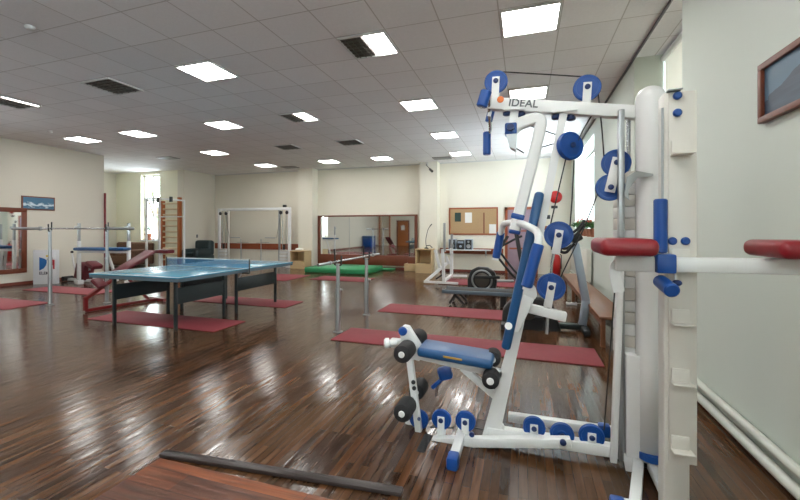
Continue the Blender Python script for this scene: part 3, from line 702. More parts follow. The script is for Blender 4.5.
ca, cb = at(625, 263, -.80), at(812, 267.5, -.80)
MB().bar(at(615, 263.5, -.83), at(815, 267, -.83), .05, .066, .008).build('dip_crossbar', 'white', gym)
for (p0, p1, q0, q1) in ((595, 650, 238, 254), (760, 826, 240, 257)):
    x0, x1 = X(p0, 250, -.84), X(p1, 250, -.84); z1, z0 = zof(p0, q0, -.84), zof(p0, q1, -.84)
    MB().span(x0, x1, -1.0, -.68, z0 + .0, z1 + .0, .03, 4).build('arm_pad', 'redvinyl', gym)
MB().rtube(fillet([at(628, 262, -.83), at(616, 263, -.83), at(615, 275, -.83), at(619, 292, -.83)], .03), .05, .012, up=(0, 1, 0)).build('arm_bracket', 'white', gym)
sleeve(at(660.5, 253, -.86), at(660.5, 199, -.86), .027, gym)
MB().cyl(at(662.5, 255, -.80), at(662.5, 108, -.80), .005).build('thin_rod', 'steel', gym)
MB().box(at(665, 263.5, -.86), (.075, .06, .085), .008).build('clamp_block', 'blue', gym)
sleeve(at(660, 281, -.84), at(672.5, 291, -.98), .030, gym)
MB().cyl(at(674.5, 268, -.85), at(675.5, 282, -.85), .004).build('pin_cord', 'white', gym); MB().ball(at(677, 283, -.86), .018, (1.1, 1, .8)).build('pull_knob', 'navy', gym)
p, q = fl(634, 452), fl(656, 500)
MB().bar((p.x, -.25, .05), (3.74, yt, .05), .05, .06, .006).build('tower_base_beam', 'white', gym)
MB().span(3.69, 3.86, -.82, -.76, .02, .08, .006).build('tower_foot', 'white', gym)
MB().span(3.635, 3.70, -.825, -.755, .008, .085, .012).build('foot_cap', 'blue', gym)
MB().bar((xc, -.26, .055), (cx0 + .05, yt + .05, .055), .05, .05, .006).build('tower_link', 'white', gym)

# ================================================================ FLOOR MATS
def rmat(x0, x1, y0, y1, label, m='mat_red', h=.012):
    return tag(MB().span(x0, x1, y0, y1, .001, h, .004).build('floor_mat', m), label, 'mat', 'thin red floor mats')
rmat(.98, 4.0, 1.52, 2.15, 'long red floor mat right behind the blue seat of the gym machine')
rmat(.93, 3.74, 3.34, 4.05, 'long red floor mat behind the nearest one, in front of the treadmill')
rmat(-3.05, -.66, 1.36, 2.0, 'red floor mat nearest under the table tennis table')
rmat(-3.0, -.70, 3.1, 3.72, 'red floor mat on the far side of the table tennis table')
rmat(-7.2, -5.1, 1.4, 2.1, 'faded pink-red floor mat at the left edge of the photo', 'mat_pink')
rmat(-7.45, -5.25, 2.95, 3.6, 'faded red floor mat in front of the white sign box', 'mat_pink')
rmat(-4.1, -2.75, 6.25, 7.6, 'red floor mat left in front of the green gym mat')
rmat(-2.3, -.7, 6.75, 7.6, 'red floor mat directly in front of the green gym mat')
rmat(1.2, 3.4, 7.0, 8.2, 'red floor mat under the white bench rack and behind the black flywheel')
rmat(-8.3, -6.2, 6.6, 7.3, 'red floor mat in front of the alcove, beyond the table tennis table')
gm = thing('gym_mat', (-2.6, 9.0, 0), 'thick bright green gym mat on the floor below the large mirror', 'mat')
MB().span(-3.35, -1.2, 8.25, 9.7, .002, .17, .04, 3).build('mat_body', 'green', gm)
MB().tube([V(p) for p in ((-3.31, 8.255, .1), (-1.24, 8.255, .1))], .008, 6).build('seam', 'green', gm)
g2 = tag(MB().span(-1.7, -.9, 9.76, 10.15, .002, .05, .02).build('gym_mat', 'green'), 'thin green mat strip under the right part of the large mirror', 'mat')

# ================================================================ TABLE TENNIS TABLE
TX0, TX1, TY0, TY1, TZ = -2.46, -.86, .97, 3.62, .76
tt = thing('table_tennis_table', ((TX0 + TX1) / 2, (TY0 + TY1) / 2, 0), 'blue table tennis table with dark legs and a low net', 'table')
ym = (TY0 + TY1) / 2
for a, c in ((TY0, ym - .004), (ym + .004, TY1)):
    tp = MB().span(TX0, TX1, a, c, TZ - .018, TZ, .004).build('tabletop', 'tt_blue', tt)
    MB().span(TX0 + .006, TX0 + .026, a, c, TZ, TZ + .001).span(TX1 - .026, TX1 - .006, a, c, TZ, TZ + .001).span((TX0 + TX1) / 2 - .002, (TX0 + TX1) / 2 + .002, a, c, TZ, TZ + .001).span(TX0, TX1, (a + .004) if a == TY0 else c - .024, (a + .024) if a == TY0 else c - .004, TZ, TZ + .001).build('white_line', 'netcord', tp, False)
    f = MB()
    f.span(TX0 + .01, TX1 - .01, a + .01, a + .035, TZ - .06, TZ - .018).span(TX0 + .01, TX1 - .01, c - .035, c - .01, TZ - .06, TZ - .018).span(TX0 + .01, TX0 + .035, a, c, TZ - .06, TZ - .018).span(TX1 - .035, TX1 - .01, a, c, TZ - .06, TZ - .018)
    f.build('table_edge', 'tt_edge', tt, False)
lx0, lx1 = -2.30, -1.17
for x in (lx0, lx1):
    for (ya, yb) in ((1.22, 2.14), (2.42, 3.5)):
        for y in (ya, yb):
            lg = MB().span(x - .02, x + .02, y - .02, y + .02, .0, TZ - .06, .004).build('leg', 'tt_leg', tt)
            MB().lathe((x, y, .0), ZV, [(.024, 0), (.026, .004), (.026, .03), (.02, .034)], 12).build('leg_foot', 'rubber', lg)
        MB().span(x - .012, x + .012, ya + .02, yb - .02, .36, .58, .004).build('leg_panel', 'tt_leg', tt)
        yc = ya if ya < ym - .5 else yb; s = 1 if ya < ym - .5 else -1
        MB().bar((x, (yb if s > 0 else ya), .52), (x, (yb + .22 if s > 0 else ya - .22) if False else ((yb - .0) if s > 0 else ya) + s * .0 + (.2 if s < 0 else -.0), .70), .016, .016).build('leg_brace', 'steel', tt)
for y in (1.22, 3.5): MB().span(lx0, lx1, y - .012, y + .012, .66, .70).build('cross_rail', 'tt_leg', tt)
np_ = thing('table_tennis_net', ((TX0 + TX1) / 2, ym, TZ), 'low blue net with a white top tape across the table tennis table', 'net')
MB().span(TX0 - .04, TX1 + .04, ym - .0015, ym + .0015, TZ + .008, TZ + .125).build('net_mesh', 'net', np_, False)
MB().span(TX0 - .04, TX1 + .04, ym - .004, ym + .004, TZ + .122, TZ + .137).build('top_tape', 'netcord', np_, False)
for x in (TX0 - .04, TX1 + .04):
    q = MB().cyl((x, ym, TZ - .08), (x, ym, TZ + .145), .010, seg=12).build('net_post', 'black', np_)
    MB().span(min(x, x + (.13 if x < -2 else -.13)), max(x, x + (.13 if x < -2 else -.13)), ym - .025, ym + .025, TZ - .088, TZ - .066, .004).build('net_clamp', 'black', q)

# ================================================================ BARBELL STANDS
def stand(name, p, q, zb, ztip, px0, px1, lab_rack, lab_bar, sleeve_t, sr=.025):
    p, q = V(p), V(q); d = (q - p).normalized(); nrm = V((-d.y, d.x, 0))
    t = thing(name, (p + q) / 2, lab_rack, 'barbell stand')
    for c in (p, q):
        pb = MB().lathe((c.x, c.y, 0), ZV, [(.06, 0), (.065, .003), (.065, .01), (.045, .016)], 24).build('base_plate', 'steel', t)
        MB().cyl((c.x, c.y, .02), (c.x, c.y, zb * .62), .034, seg=16).build('outer_post', 'steel', t)
        ip = MB().cyl((c.x, c.y, zb * .6), (c.x, c.y, zb - .03), .026, seg=16).build('inner_post', 'steel', t)
        MB().tube([V((c.x, c.y, zb - .04)) - nrm * .05 + ZV * (.12 if ztip > zb else .06), V((c.x, c.y, zb - .045)) - nrm * .045, V((c.x, c.y, zb - .06)), V((c.x, c.y, zb - .045)) + nrm * .045, V((c.x, c.y, ztip)) + nrm * .05], .012, 8).build('bar_cradle', 'cable', ip)
        MB().cyl(V((c.x, c.y, zb * .6)) - nrm * .03, V((c.x, c.y, zb * .6)) - nrm * .07, .014, seg=10).build('height_pin', 'steel', ip)
    c0 = V((p.x, p.y, zb)); e0 = along(c0, d, px0); e1 = along(c0, d, px1)
    b = thing('barbell', (e0 + e1) / 2, lab_bar, 'barbell')
    L = (e1 - e0).length; s = L * sleeve_t
    MB().cyl(e0 + d * s, e1 - d * s, .0145, seg=12).build('bar_shaft', 'chrome', b)
    for e, k in ((e0, 1), (e1, -1)):
        MB().cyl(e, e + d * k * s, sr, seg=14).build('bar_sleeve', 'steel', b)
        MB().cyl(e + d * k * (s - .015), e + d * k * (s + .02), sr * 1.5, seg=14).build('bar_collar', 'steel', b)
p, q = fl(50, 305), fl(107, 303)
stand('squat_stand', p, q, at(50, 228.5, p.y).z, at(50, 222, p.y).z, 12, 134, 'pair of tall grey barbell posts at the left, before the white sign box', 'long empty barbell resting on the tall grey posts at the left', .22)
p, q = fl(338, 332), fl(366.5, 315)
stand('barbell_stand', p, q, at(338, 261.5, p.y).z, at(338, 249, p.y).z, 318, 379, 'pair of chest-high grey barbell posts standing at mid floor before the mirror', 'short empty barbell resting on the grey posts at mid floor', .14, .018)

# ================================================================ LEFT WALL: mirror, picture, sign box, pole
m_ = thing('wall_mirror', (LX, 2.6, .3), 'framed wall mirror on the left wall, cut by the left edge of the photo', 'mirror')
fr = MB(); y0, y1, z0, z1, w = 1.7, 3.66, .29, 1.90, .11
fr.span(LX + .002, LX + .04, y0, y1, z0, z0 + w, .006).span(LX + .002, LX + .04, y0, y1, z1 - w, z1, .006).span(LX + .002, LX + .04, y0, y0 + w, z0 + w, z1 - w, .006).span(LX + .002, LX + .04, y1 - w, y1, z0 + w, z1 - w, .006)
fr.build('mirror_frame', 'frame_wood', m_); MB().span(LX + .002, LX + .02, y0 + w, y1 - w, z0 + w, z1 - w).build('mirror_glass', 'mirror', m_, False)
pc = thing('wall_picture', (LX, 3.92, 1.85), 'wide seascape picture with white waves on the left wall beside the mirror', 'picture')
MB().span(LX + .002, LX + .03, 3.55, 4.30, 1.86, 2.21, .004).build('picture_frame', 'frame_wood', pc); MB().span(LX + .03, LX + .033, 3.58, 4.27, 1.89, 2.18).build('picture_print', 'sea', pc, False)
# white sign box, its front turned to the room
sp0, sp1 = fl(33, 284.5), fl(56.5, 284); sx = (sp1 - sp0); sx.z = 0; sw = sx.length; sd = sx.normalized(); sn = V((sd.y, -sd.x, 0))
zt_ = at(33, 250, sp0.y).z
sg = thing('sign_box', (sp0 + sp1) / 2 - sn * .06, 'white sign box with a blue, yellow and red emblem at the left wall', 'sign')
mid = (sp0 + sp1) / 2
MB().bar(sp0 - sn * .06 + ZV * zt_ / 2, sp1 - sn * .06 + ZV * zt_ / 2, .12, zt_, .008).build('sign_body', 'signbox', sg)
def sgp(u, v): return sp0 + sd * (u * sw) + ZV * (zt_ * (1 - v)) + sn * .002
def sprism(name, uv, m): MB().prism([sgp(*k) for k in uv], sn * .004).build(name, m, sg, False)
sprism('emblem_sail', [(.27, .21), (.36, .23), (.50, .26), (.58, .30), (.58, .38), (.54, .46), (.45, .54), (.36, .57), (.27, .60)], 's_blue')
sprism('emblem_bar', [(.55, .155), (.80, .155), (.80, .205), (.55, .205)], 's_yel')
sprism('emblem_block', [(.80, .29), (.92, .29), (.92, .56), (.85, .56), (.85, .45), (.80, .45)], 's_red')
sprism('emblem_block', [(.66, .29), (.75, .29), (.75, .56), (.70, .56), (.70, .45), (.66, .45)], 's_red')
text('lettering', 'ELEM', .098, sgp(.26, .715), sd, ZV, 's_blk', sg, .002)
pl = tag(MB().cyl(V((LX + .1, 5.6, 0)), V((LX + .1, 5.6, 2.44)), .03, seg=14).build('vertical_pole', 'redpaint'), 'thin dark red pole standing at the edge of the alcove', 'pole')

# ================================================================ LEFT AREA: benches, rack
p = fl(79, 284); q = p + V((1.25, .35, 0))
bp = thing('weight_bench', (p + q) / 2, 'white weight bench with a blue pad behind the grey barbell posts', 'weight bench')
z = at(79, 251, p.y).z
dv = (q - p).normalized()
for k, c in enumerate((p, q)):
    u = MB().span(c.x - .07, c.x + .07, c.y - .07, c.y + .07, .001, .10, .01).build('upright_foot', 'white', bp)
    MB().span(c.x - .035, c.x + .035, c.y - .035, c.y + .035, .1, z + .25, .008).build('upright', 'white', bp)
    MB().span(c.x - .027, c.x + .027, c.y - .027, c.y + .027, z + .25, 1.52, .006).build('upright_tube', 'steel', bp)
    MB().bar((c.x - .05, c.y - .06, 1.42), (c.x + .05, c.y - .06, 1.42), .03, .05).build('bar_rest', 'steel', bp)
MB().bar(p + ZV * (z - .02) + V((.06, -.05, 0)), q + ZV * (z - .02) + V((.02, -.05, 0)), .10, .05).build('bench_rail', 'white', bp)
MB().bar(p + ZV * (z + .06) + V((.1, -.1, 0)), q + ZV * (z + .06) + V((.08, -.1, 0)), .30, .075, .025).build('bench_pad', 'bluevinyl', bp)
MB().bar(p + ZV * .08 + dv * 1.0, p + dv * .75 + ZV * (z - .05), .05, .05).build('bench_leg', 'white', bp)
# red-padded machine at the left wall
p = fl(72, 283); 
lm = thing('leg_machine', p + V((.2, .1, 0)), 'small leg machine with dark red pads and a white lever at the left wall', 'exercise machine')
yb_ = p.y + .25
MB().bar(V((p.x - .55, yb_, .05)), V((p.x + .75, yb_, .05)), .07, .06).bar(V((p.x + .1, yb_ - .25, .05)), V((p.x + .1, yb_ + .3, .05)), .07, .06).build('base_frame', 'white', lm)
MB().bar(V((p.x + .1, yb_, .08)), V((p.x + .3, yb_, .42)), .06, .06).build('seat_post', 'white', lm)
MB().bar(at(83, 279, yb_), at(86, 263, yb_), .3, .34, .05, up=(1, 0, 0)).build('back_pad', 'maroon', lm)
MB().box(at(94, 265, yb_), (.3, .3, .12), .04, basis((1, 0, -.5))).build('seat_pad', 'maroon', lm)
MB().tube([at(78, 282, yb_ - .1), at(73.5, 262, yb_ - .1), at(72, 253, yb_ - .1)], .02).build('lever', 'white', lm)
MB().ball(at(72, 252, yb_ - .1), .035).build('lever_knob', 'black', lm)
MB().cyl(V((p.x - .55, yb_ - .12, .07)), V((p.x - .55, yb_ + .12, .07)), .06).build('base_roller', 'rubber', lm)
# sit-up bench, dark red
A = fl(85.5, 310.5, .03); Bq = fl(157, 299, .03)
su = thing('sit_up_bench', (A.x, A.y + .6, 0), 'dark red inclined sit-up bench behind the table tennis table', 'exercise bench')
yS = lambda t: A.y + (Bq.y - A.y) * t
MB().bar(A, Bq, .05, .05, .005).build('base_rail', 'redpaint', su)
U1 = at(85.5, 298.5, A.y); MB().bar(A, U1, .05, .05, up=(1, 0, 0)).build('front_post', 'redpaint', su)
U2 = at(112, 280, yS(.45)); MB().bar(U1, U2, .05, .05, ext=.02).build('front_strut', 'redpaint', su)
MB().bar(at(95, 279, yS(.2)), at(103.5, 287, yS(.25)), .26, .06, .02).build('foot_plate', 'maroon', su)
P1, P2 = at(114, 274, yS(.45)), at(151, 251, yS(1.05))
MB().bar(P1, P2, .28, .06, .025).build('incline_pad', 'maroon', su)
MB().bar(P1 - ZV * .06, P2 - ZV * .06, .05, .05).build('pad_beam', 'redpaint', su)
MB().bar(at(129, 279, yS(.7)), Bq + (A - Bq) * .12, .05, .05).build('rear_leg', 'redpaint', su)
MB().bar(Bq + V((-.25, .05, 0)), Bq + V((.25, -.05, 0)), .05, .05).build('cross_foot', 'redpaint', su)
# white rack in front of the alcove
yr = 7.6
rk = thing('pull_down_rack', (at(158, 240, yr).x, yr, 0), 'tall white steel rack with two crossbars in front of the alcove', 'exercise rack')
xa, xb, xc_ = at(146.5, 240, yr).x, at(159.5, 240, yr + .0).x, at(171.5, 240, yr).x
za = at(150, 198, yr).z
for x in (xa, xb): MB().span(x - .03, x + .03, yr - .03, yr + .03, .03, za, .004).build('rack_post', 'white', rk)
MB().span(xc_ - .03, xc_ + .03, yr + .5, yr + .56, .03, za - .05, .004).build('rack_post', 'white', rk)
MB().span(xa, xb + .05, yr - .03, yr + .03, za - .05, za, .004).bar((xb, yr, za - .03), (xc_, yr + .53, za - .08), .05, .05).build('top_crossbar', 'white', rk)
zm = at(150, 217, yr).z
MB().tube([(xa, yr - .04, zm), (xb, yr - .04, zm), (at(184, 218, yr + .1).x, yr + .1, zm)], .018).build('mid_bar', 'white', rk)
for x in (xb - .02, xc_ + .0): MB().span(x - .04, x + .04, yr - .06, yr + .02, za - .16, za + .02, .01).build('pulley_housing', 'black', rk)
MB().span(xa - .05, xb + .05, yr - .04, yr + .04, .0, .06).span(xb - .03, xb + .03, yr - .3, yr + .6, .0, .06).span(xc_ - .03, xc_ + .03, yr + .2, yr + .6, 0, .06).bar((xb, yr + .55, .03), (xc_, yr + .53, .03), .06, .06).build('rack_base', 'white', rk)
MB().bar((xb + .05, yr - .1, .62), (xc_ + .1, yr - .1, .62), .3, .12, .04).build('rack_seat', 'maroon', rk)
MB().bar((xb + .2, yr - .1, .0), (xb + .2, yr - .1, .57), .06, .06).build('seat_post', 'white', rk)
# wall bars in the alcove
yw_ = AY1 - .01
x0, x1 = at(164.5, 230, yw_).x, at(181, 230, yw_).x; zt2 = at(172, 201, yw_).z
wb = thing('wall_bars', ((x0 + x1) / 2, yw_, 0), 'wooden wall bars with orange side posts in the alcove beside the window', 'wall bars')
for x in (x0, x1): MB().span(x - .045, x + .045, yw_ - .13, yw_ - .001, .0, zt2 + (.12 if x == x1 else 0), .006).build('side_post', 'bars_wood', wb)
for k in range(11): MB().cyl((x0, yw_ - .09, .25 + k * (zt2 - .35) / 10), (x1, yw_ - .09, .25 + k * (zt2 - .35) / 10), .032, seg=12).build('rung', 'rung_wood', wb)
# sofa
sf = thing('sofa', (-10.8, 8.3, 0), 'brown patterned sofa in the alcove under its window', 'sofa')
MB().span(-11.6, -9.95, 7.65, 8.55, .08, .42, .03).build('sofa_base', 'sofa', sf); MB().span(-11.6, -9.95, 8.3, 8.58, .42, .88, .07, 3).build('sofa_back', 'sofa', sf)
for x in (-11.6, -10.15): MB().span(x, x + .2, 7.65, 8.55, .3, .64, .06, 3).build('armrest', 'sofa', sf)
for x in (-11.38, -10.78): MB().span(x, x + .59, 7.63, 8.3, .41, .54, .05, 3).build('seat_cushion', 'sofa', sf)
for x in (-11.5, -10.1):
    for y in (7.75, 8.45): MB().cyl((x, y, 0), (x, y, .09), .03, seg=10).build('sofa_foot', 'bars_wood', sf)
pt = thing('potted_plant', (-10.4, AY1 + .07, wz0 + .006), 'small potted plant on the alcove window sill', 'plant')
MB().lathe((-10.4, AY1 + .07, wz0 + .006), ZV, [(.09, 0), (.12, .2), (.13, .2), (.13, .25), (.1, .25)], 18).build('pot', 'pot', pt)
def leaves(c, r, n, size, m, parent, name='foliage', flat=1.):
    b = MB(); c = V(c)
    for _ in range(n):
        u = V((random.gauss(0, 1), random.gauss(0, 1), random.gauss(0, 1))).normalized(); p = c + V((u.x * r, u.y * r, u.z * r * flat)) * random.random() ** .4
        R = basis(V((random.gauss(0, 1), random.gauss(0, 1), random.gauss(0, .6)))); s = size * random.uniform(.6, 1.3)
        vs = [b.bm.verts.new(p + R @ V(k)) for k in ((-s, 0, 0), (0, -s * .45, s * .12), (s, 0, 0), (0, s * .45, s * .12))]
        b.bm.faces.new(vs)
    return b.build(name, m, parent, False)
leaves((-10.4, AY1 + .07, wz0 + .42), .13, 90, .06, 'leaf', pt)
# armchair in the corner
ac = thing('armchair', (-8.1, 9.0, 0), 'dark green padded armchair in the corner beside the alcove', 'armchair')
MB().span(-8.5, -7.76, 8.45, 9.25, .08, .42, .04).build('chair_base', 'armchair', ac); MB().span(-8.5, -7.76, 9.02, 9.28, .4, .96, .09, 3).build('backrest', 'armchair', ac)
MB().span(-8.3, -7.96, 8.4, 9.02, .41, .54, .05, 3).build('seat_cushion', 'armchair', ac)
for x in (-8.5, -7.96): MB().span(x, x + .2, 8.4, 9.15, .35, .66, .07, 3).build('armrest', 'armchair', ac)
for x in (-8.4, -7.8):
    for y in (8.52, 9.18): MB().cyl((x, y, 0), (x, y, .09), .025, seg=10).build('chair_foot', 'black', ac)
tag(MB().span(LX + .001, LX + .012, 9.2, 9.28, 1.05, 1.17, .003).build('light_switch', 'logo_grey'), 'small grey switch box on the wall above the dark green armchair', 'switch')

# ================================================================ BACK WALL, LEFT: cable crossover, rail, wooden stand
yc = 9.55
xl, xr = at(219.5, 240, yc).x, at(289.5, 240, yc).x; zl = at(250, 208, yc).z
cm = thing('cable_crossover', ((xl + xr) / 2, yc, 0), 'wide white cable crossover frame with two weight stacks at the back wall', 'cable machine')
for x, s in ((xl, 1), (xr, -1)):
    MB().span(x - .05, x + .05, yc - .04, yc + .04, 0, zl, .006).build('frame_post', 'white', cm)
    MB().span(x - .1, x + .1, yc - .1, yc + .3, .0, .06, .006).build('base_foot', 'white', cm)
    MB().span(x + s * .42 - .03, x + s * .42 + .03, yc - .03, yc + .03, .05, zl - .05, .004).build('inner_post', 'steel' if s < 0 else 'offwhite', cm)
    for k in range(9): MB().span(x + s * .07, x + s * .36, yc - .1, yc + .1, .08 + k * .062, .136 + k * .062, .004).build('weight_plate', 'white' if k % 2 else 'offwhite', cm)
    for dx in (.14, .29): MB().cyl((x + s * dx, yc, .05), (x + s * dx, yc, zl - .06), .011, seg=8).build('guide_rod', 'chrome', cm)
    MB().cyl((x + s * .21, yc - .02, .6), (x + s * .21, yc - .02, .82), .035, seg=12).build('stack_selector', 'black', cm)
    for dx in (.08, .34): MB().lathe((x + s * dx, yc - .06, zl - .19), (0, 1, 0), [(.055, 0), (.065, .01), (.065, .03), (.055, .04)], 20).build('pulley', 'black', cm)
    MB().cyl((x + s * .55, yc - .05, 1.06), (x + s * 1.0, yc - .05, 1.06), .014, seg=8).build('stirrup_handle', 'steel', cm)
    MB().tube([(x + s * .34, yc - .05, zl - .2), (x + s * .5, yc - .05, 1.06)], .006, 6).build('cable', 'cable', cm)
MB().span(xl, xr, yc - .05, yc + .05, zl - .10, zl, .006).build('top_beam', 'white', cm)
MB().span(xr - .26, xr - .14, yc - .05, yc + .05, zl, zl + .09, .02).build('top_pulley_block', 'black', cm)
for px in (241, 261): 
    x = at(px, 250, yc + .2).x; MB().cyl((x, yc + .2, .0), (x, yc + .2, 1.0), .018, seg=10).build('low_post', 'steel', cm)
    MB().cyl((x - .2, yc + .2, .86), (x + .35, yc + .2, .88), .012, seg=8).build('low_handle', 'chrome', cm)
MB().bar((xl, yc + .2, .03), (xr, yc + .2, .03), .06, .05).build('rear_base_beam', 'white', cm)
def open_box(name, x0, x1, y0, y1, z1, label, shelf):
    t = thing(name, ((x0 + x1) / 2, (y0 + y1) / 2, 0), label, 'box stand'); w = .03
    MB().span(x0, x0 + w, y0, y1, 0, z1, .003).build('side_panel', 'plywood', t); MB().span(x1 - w, x1, y0, y1, 0, z1, .003).build('side_panel', 'plywood', t)
    MB().span(x0 + w, x1 - w, y1 - .02, y1, 0, z1 - w).build('back_panel', 'plywood', t)
    MB().span(x0 - .01, x1 + .01, y0 - .01, y1, z1, z1 + w, .004).build('top_panel', 'plywood', t)
    for z in shelf: MB().span(x0 + w, x1 - w, y0, y1 - .02, z, z + w).build('shelf', 'plywood', t)
    MB().span(x0 + w, x1 - w, y0, y0 + .02, 0, shelf[0]).build('front_panel', 'plywood', t)
    return t
x0 = at(297, 260, 9.75).x; x1 = at(311, 260, 9.75).x
open_box('plywood_stand', x0, x1, 9.3, 9.78, at(300, 252, 9.3).z, 'pale plywood box stand with an open front beside the cable crossover', (.24,))
zz = at(300, 252, 9.3).z + .031
tag(MB().ball((x0 + .22, 9.55, zz + .05), 1, (.16, .12, .05)).build('towel_bundle', 'paper'), 'small white bundle lying on the left plywood stand', 'cloth')

# ================================================================ BACK WALL, CENTRE: mirror and plywood blocks
mr = thing('large_mirror', (-2.05, BY, .1), 'large wood-framed mirror covering the back wall between two pillars', 'mirror')
mx0, mx1, mz0, mz1 = -3.90, -.15, .12, 1.87
fr = MB(); w = .085
fr.span(mx0, mx1, BY - .05, BY - .001, mz1 - .05, mz1, .006).span(mx0, mx0 + .10, BY - .05, BY - .001, mz0, mz1 - .05, .006).span(mx1 - .10, mx1, BY - .05, BY - .001, mz0, mz1 - .05, .006)
fr.build('mirror_frame', 'frame_wood', mr)
MB().span(mx0 + .1, mx1 - .1, BY - .06, BY - .001, mz0, .47, .006).build('kick_panel', 'frame_wood', mr)
MB().span(mx0 + .1, mx1 - .1, BY - .02, BY - .002, .47, mz1 - .05).build('mirror_glass', 'mirror', mr, False)
for k in (1, 2): MB().span(mx0 + (mx1 - mx0) * k / 3 - .004, mx0 + (mx1 - mx0) * k / 3 + .004, BY - .024, BY - .02, .47, mz1 - .05).build('glass_joint', 'steel', mr, False)
ys_ = 9.72
x0, x1 = at(404, 262, ys_).x, at(415, 262, ys_).x
tag(MB().span(x0, x1, ys_, BY - .08, .001, .24, .01).build('wooden_step', 'plywood'), 'lower pale wooden step block at the right end of the large mirror', 'step block', 'wooden step blocks')
tag(MB().span(x0 + .1, x1 + .06, ys_ + .1, BY - .1, .241, .46, .01).build('wooden_step', 'frame_wood'), 'darker upper step block stacked on the pale one beside the mirror', 'step block', 'wooden step blocks')
x0, x1 = at(416, 260, 9.4).x, at(432, 260, 9.4).x
z1 = at(424, 250, 9.3).z
open_box('plywood_cabinet', x0, x1, 9.3, 9.78, z1, 'pale plywood box stand with an open front right of the large mirror', (.26,))
an = thing('desk_lamp', (x0 + .3, 9.55, z1 + .031), 'thin dark bent-arm lamp standing on the right plywood stand', 'lamp')
MB().lathe((x0 + .3, 9.55, z1 + .031), ZV, [(.07, 0), (.075, .01), (.06, .03), (.02, .05)], 16).build('lamp_base', 'black', an)
MB().tube(fillet([V((x0 + .3, 9.55, z1 + .07)), at(425.5, 240, 9.55), at(428, 229, 9.55), at(431, 225, 9.55)], .2), .010, 8).build('lamp_arm', 'black', an)
MB().tube([V((x0 + .3, 9.55, z1 + .12)), V((x0 + .42, 9.52, z1 + .14)), V((x0 + .5, 9.52, z1 + .06))], .014, 8).build('lamp_cord', 'black', an)
MB().bar(at(430, 226, 9.55), at(432, 224, 9.55), .03, .03, .008).build('lamp_head', 'black', an)

# ================================================================ BACK WALL, RIGHT: notice board, ledge, stereo, bell, extinguisher
nb = thing('notice_board', (1.68, BY, 1.18), 'cork notice board in a red-brown frame on the back wall', 'notice board')
n0, n1, k0, k1 = .91, 2.46, 1.19, 2.07; w = .045
MB().span(n0, n1, BY - .03, BY - .001, k0, k0 + w, .004).span(n0, n1, BY - .03, BY - .001, k1 - w, k1, .004).span(n0, n0 + w, BY - .03, BY - .001, k0 + w, k1 - w, .004).span(n1 - w, n1, BY - .03, BY - .001, k0 + w, k1 - w, .004).build('board_frame', 'rail_wood', nb)
MB().span(n0 + w, n1 - w, BY - .015, BY - .001, k0 + w, k1 - w).build('cork_panel', 'cork', nb, False)
def sheet(x0, x1, z0, z1, m, lb, nm='paper_sheet'):
    tag(MB().span(x0, x1, BY - .019, BY - .0155, z0, z1).build(nm, m, None, False), lb, 'paper')
sheet(1.10, 1.30, 1.62, 1.91, 'darkprint', 'small dark green print pinned at the left of the notice board')
sheet(1.43, 1.65, 1.58, 1.91, 'paper', 'white paper sheet pinned left of centre on the notice board')
sheet(2.19, 2.40, 1.24, 1.53, 'paper', 'white paper sheet at the lower right of the notice board')
sheet(2.01, 2.045, 1.24, 1.90, 'skirt', 'narrow dark vertical strip on the notice board', 'pinned_strip')
zsh = at(460, 249.5, 9.95).z
lg = thing('wall_shelf', (1.6, 10.05, zsh - .1), 'narrow white shelf on the back wall carrying the stereo', 'shelf')
MB().span(.85, 2.25, 9.85, BY - .031, zsh - .03, zsh, .004).build('shelf_board', 'white', lg)
for x in (1.0, 2.1): MB().bar((x, BY - .035, zsh - .25), (x, 9.9, zsh - .035), .03, .03).span(x - .015, x + .015, BY - .05, BY - .031, zsh - .28, zsh - .03).build('shelf_bracket', 'white', lg)
def speaker(px0, px1, lb, grp=True):
    y = 9.9; x0, x1 = at(px0, 245, y).x, at(px1, 245, y).x; zt = zsh + .33
    t = thing('stereo_speaker', ((x0 + x1) / 2, y + .1, zsh), lb, 'speaker', 'stereo speakers')
    MB().span(x0, x1, y, y + .22, zsh + .001, zt, .01).build('speaker_body', 'silver', t)
    MB().span(x0 + .03, x1 - .03, y - .008, y, zsh + .02, zt - .02, .003).build('speaker_grille', 'black', t)
    for z, r in ((zsh + .11, .065), (zsh + .25, .035)): MB().lathe(((x0 + x1) / 2, y - .008, z), (0, -1, 0), [(r, 0), (r, .006), (r * .7, .002), (r * .3, .006)], 18).build('speaker_cone', 'steel', t)
speaker(448.5, 456, 'left grey and black stereo speaker on the white wall shelf')
speaker(464.5, 472.5, 'right grey and black stereo speaker on the white wall shelf')
sp_ = thing('stereo', (at(460.5, 245, 9.9).x, 10.0, zsh), 'small dark stereo unit between its two speakers on the shelf', 'stereo')
x0, x1 = at(457, 245, 9.9).x, at(464, 245, 9.9).x
MB().span(x0, x1, 9.9, 10.1, zsh + .001, zsh + .3, .01).build('stereo_body', 'black', sp_)
MB().span(x0 + .02, x1 - .02, 9.892, 9.9, zsh + .2, zsh + .26, .002).build('stereo_display', 'silver', sp_)
MB().lathe(((x0 + x1) / 2, 9.9, zsh + .1), (0, -1, 0), [(.04, 0), (.04, .02), (.03, .025)], 16).build('volume_knob', 'silver', sp_)
bl = thing('alarm_bell', (4.06, BY - .05, 2.3), 'round red alarm bell high on the back wall near the right corner', 'alarm bell')
c = at(555.5, 197, BY - .05)
MB().lathe((c.x, BY - .001, c.z), (0, -1, 0), [(.06, 0), (.15, .03), (.185, .06), (.16, .1), (.09, .13), (.02, .14)], 26).build('bell_dome', 'ext_red', bl)
MB().span(c.x - .12, c.x + .06, BY - .06, BY - .001, c.z - .34, c.z - .26, .005).build('bell_box', 'black', bl)
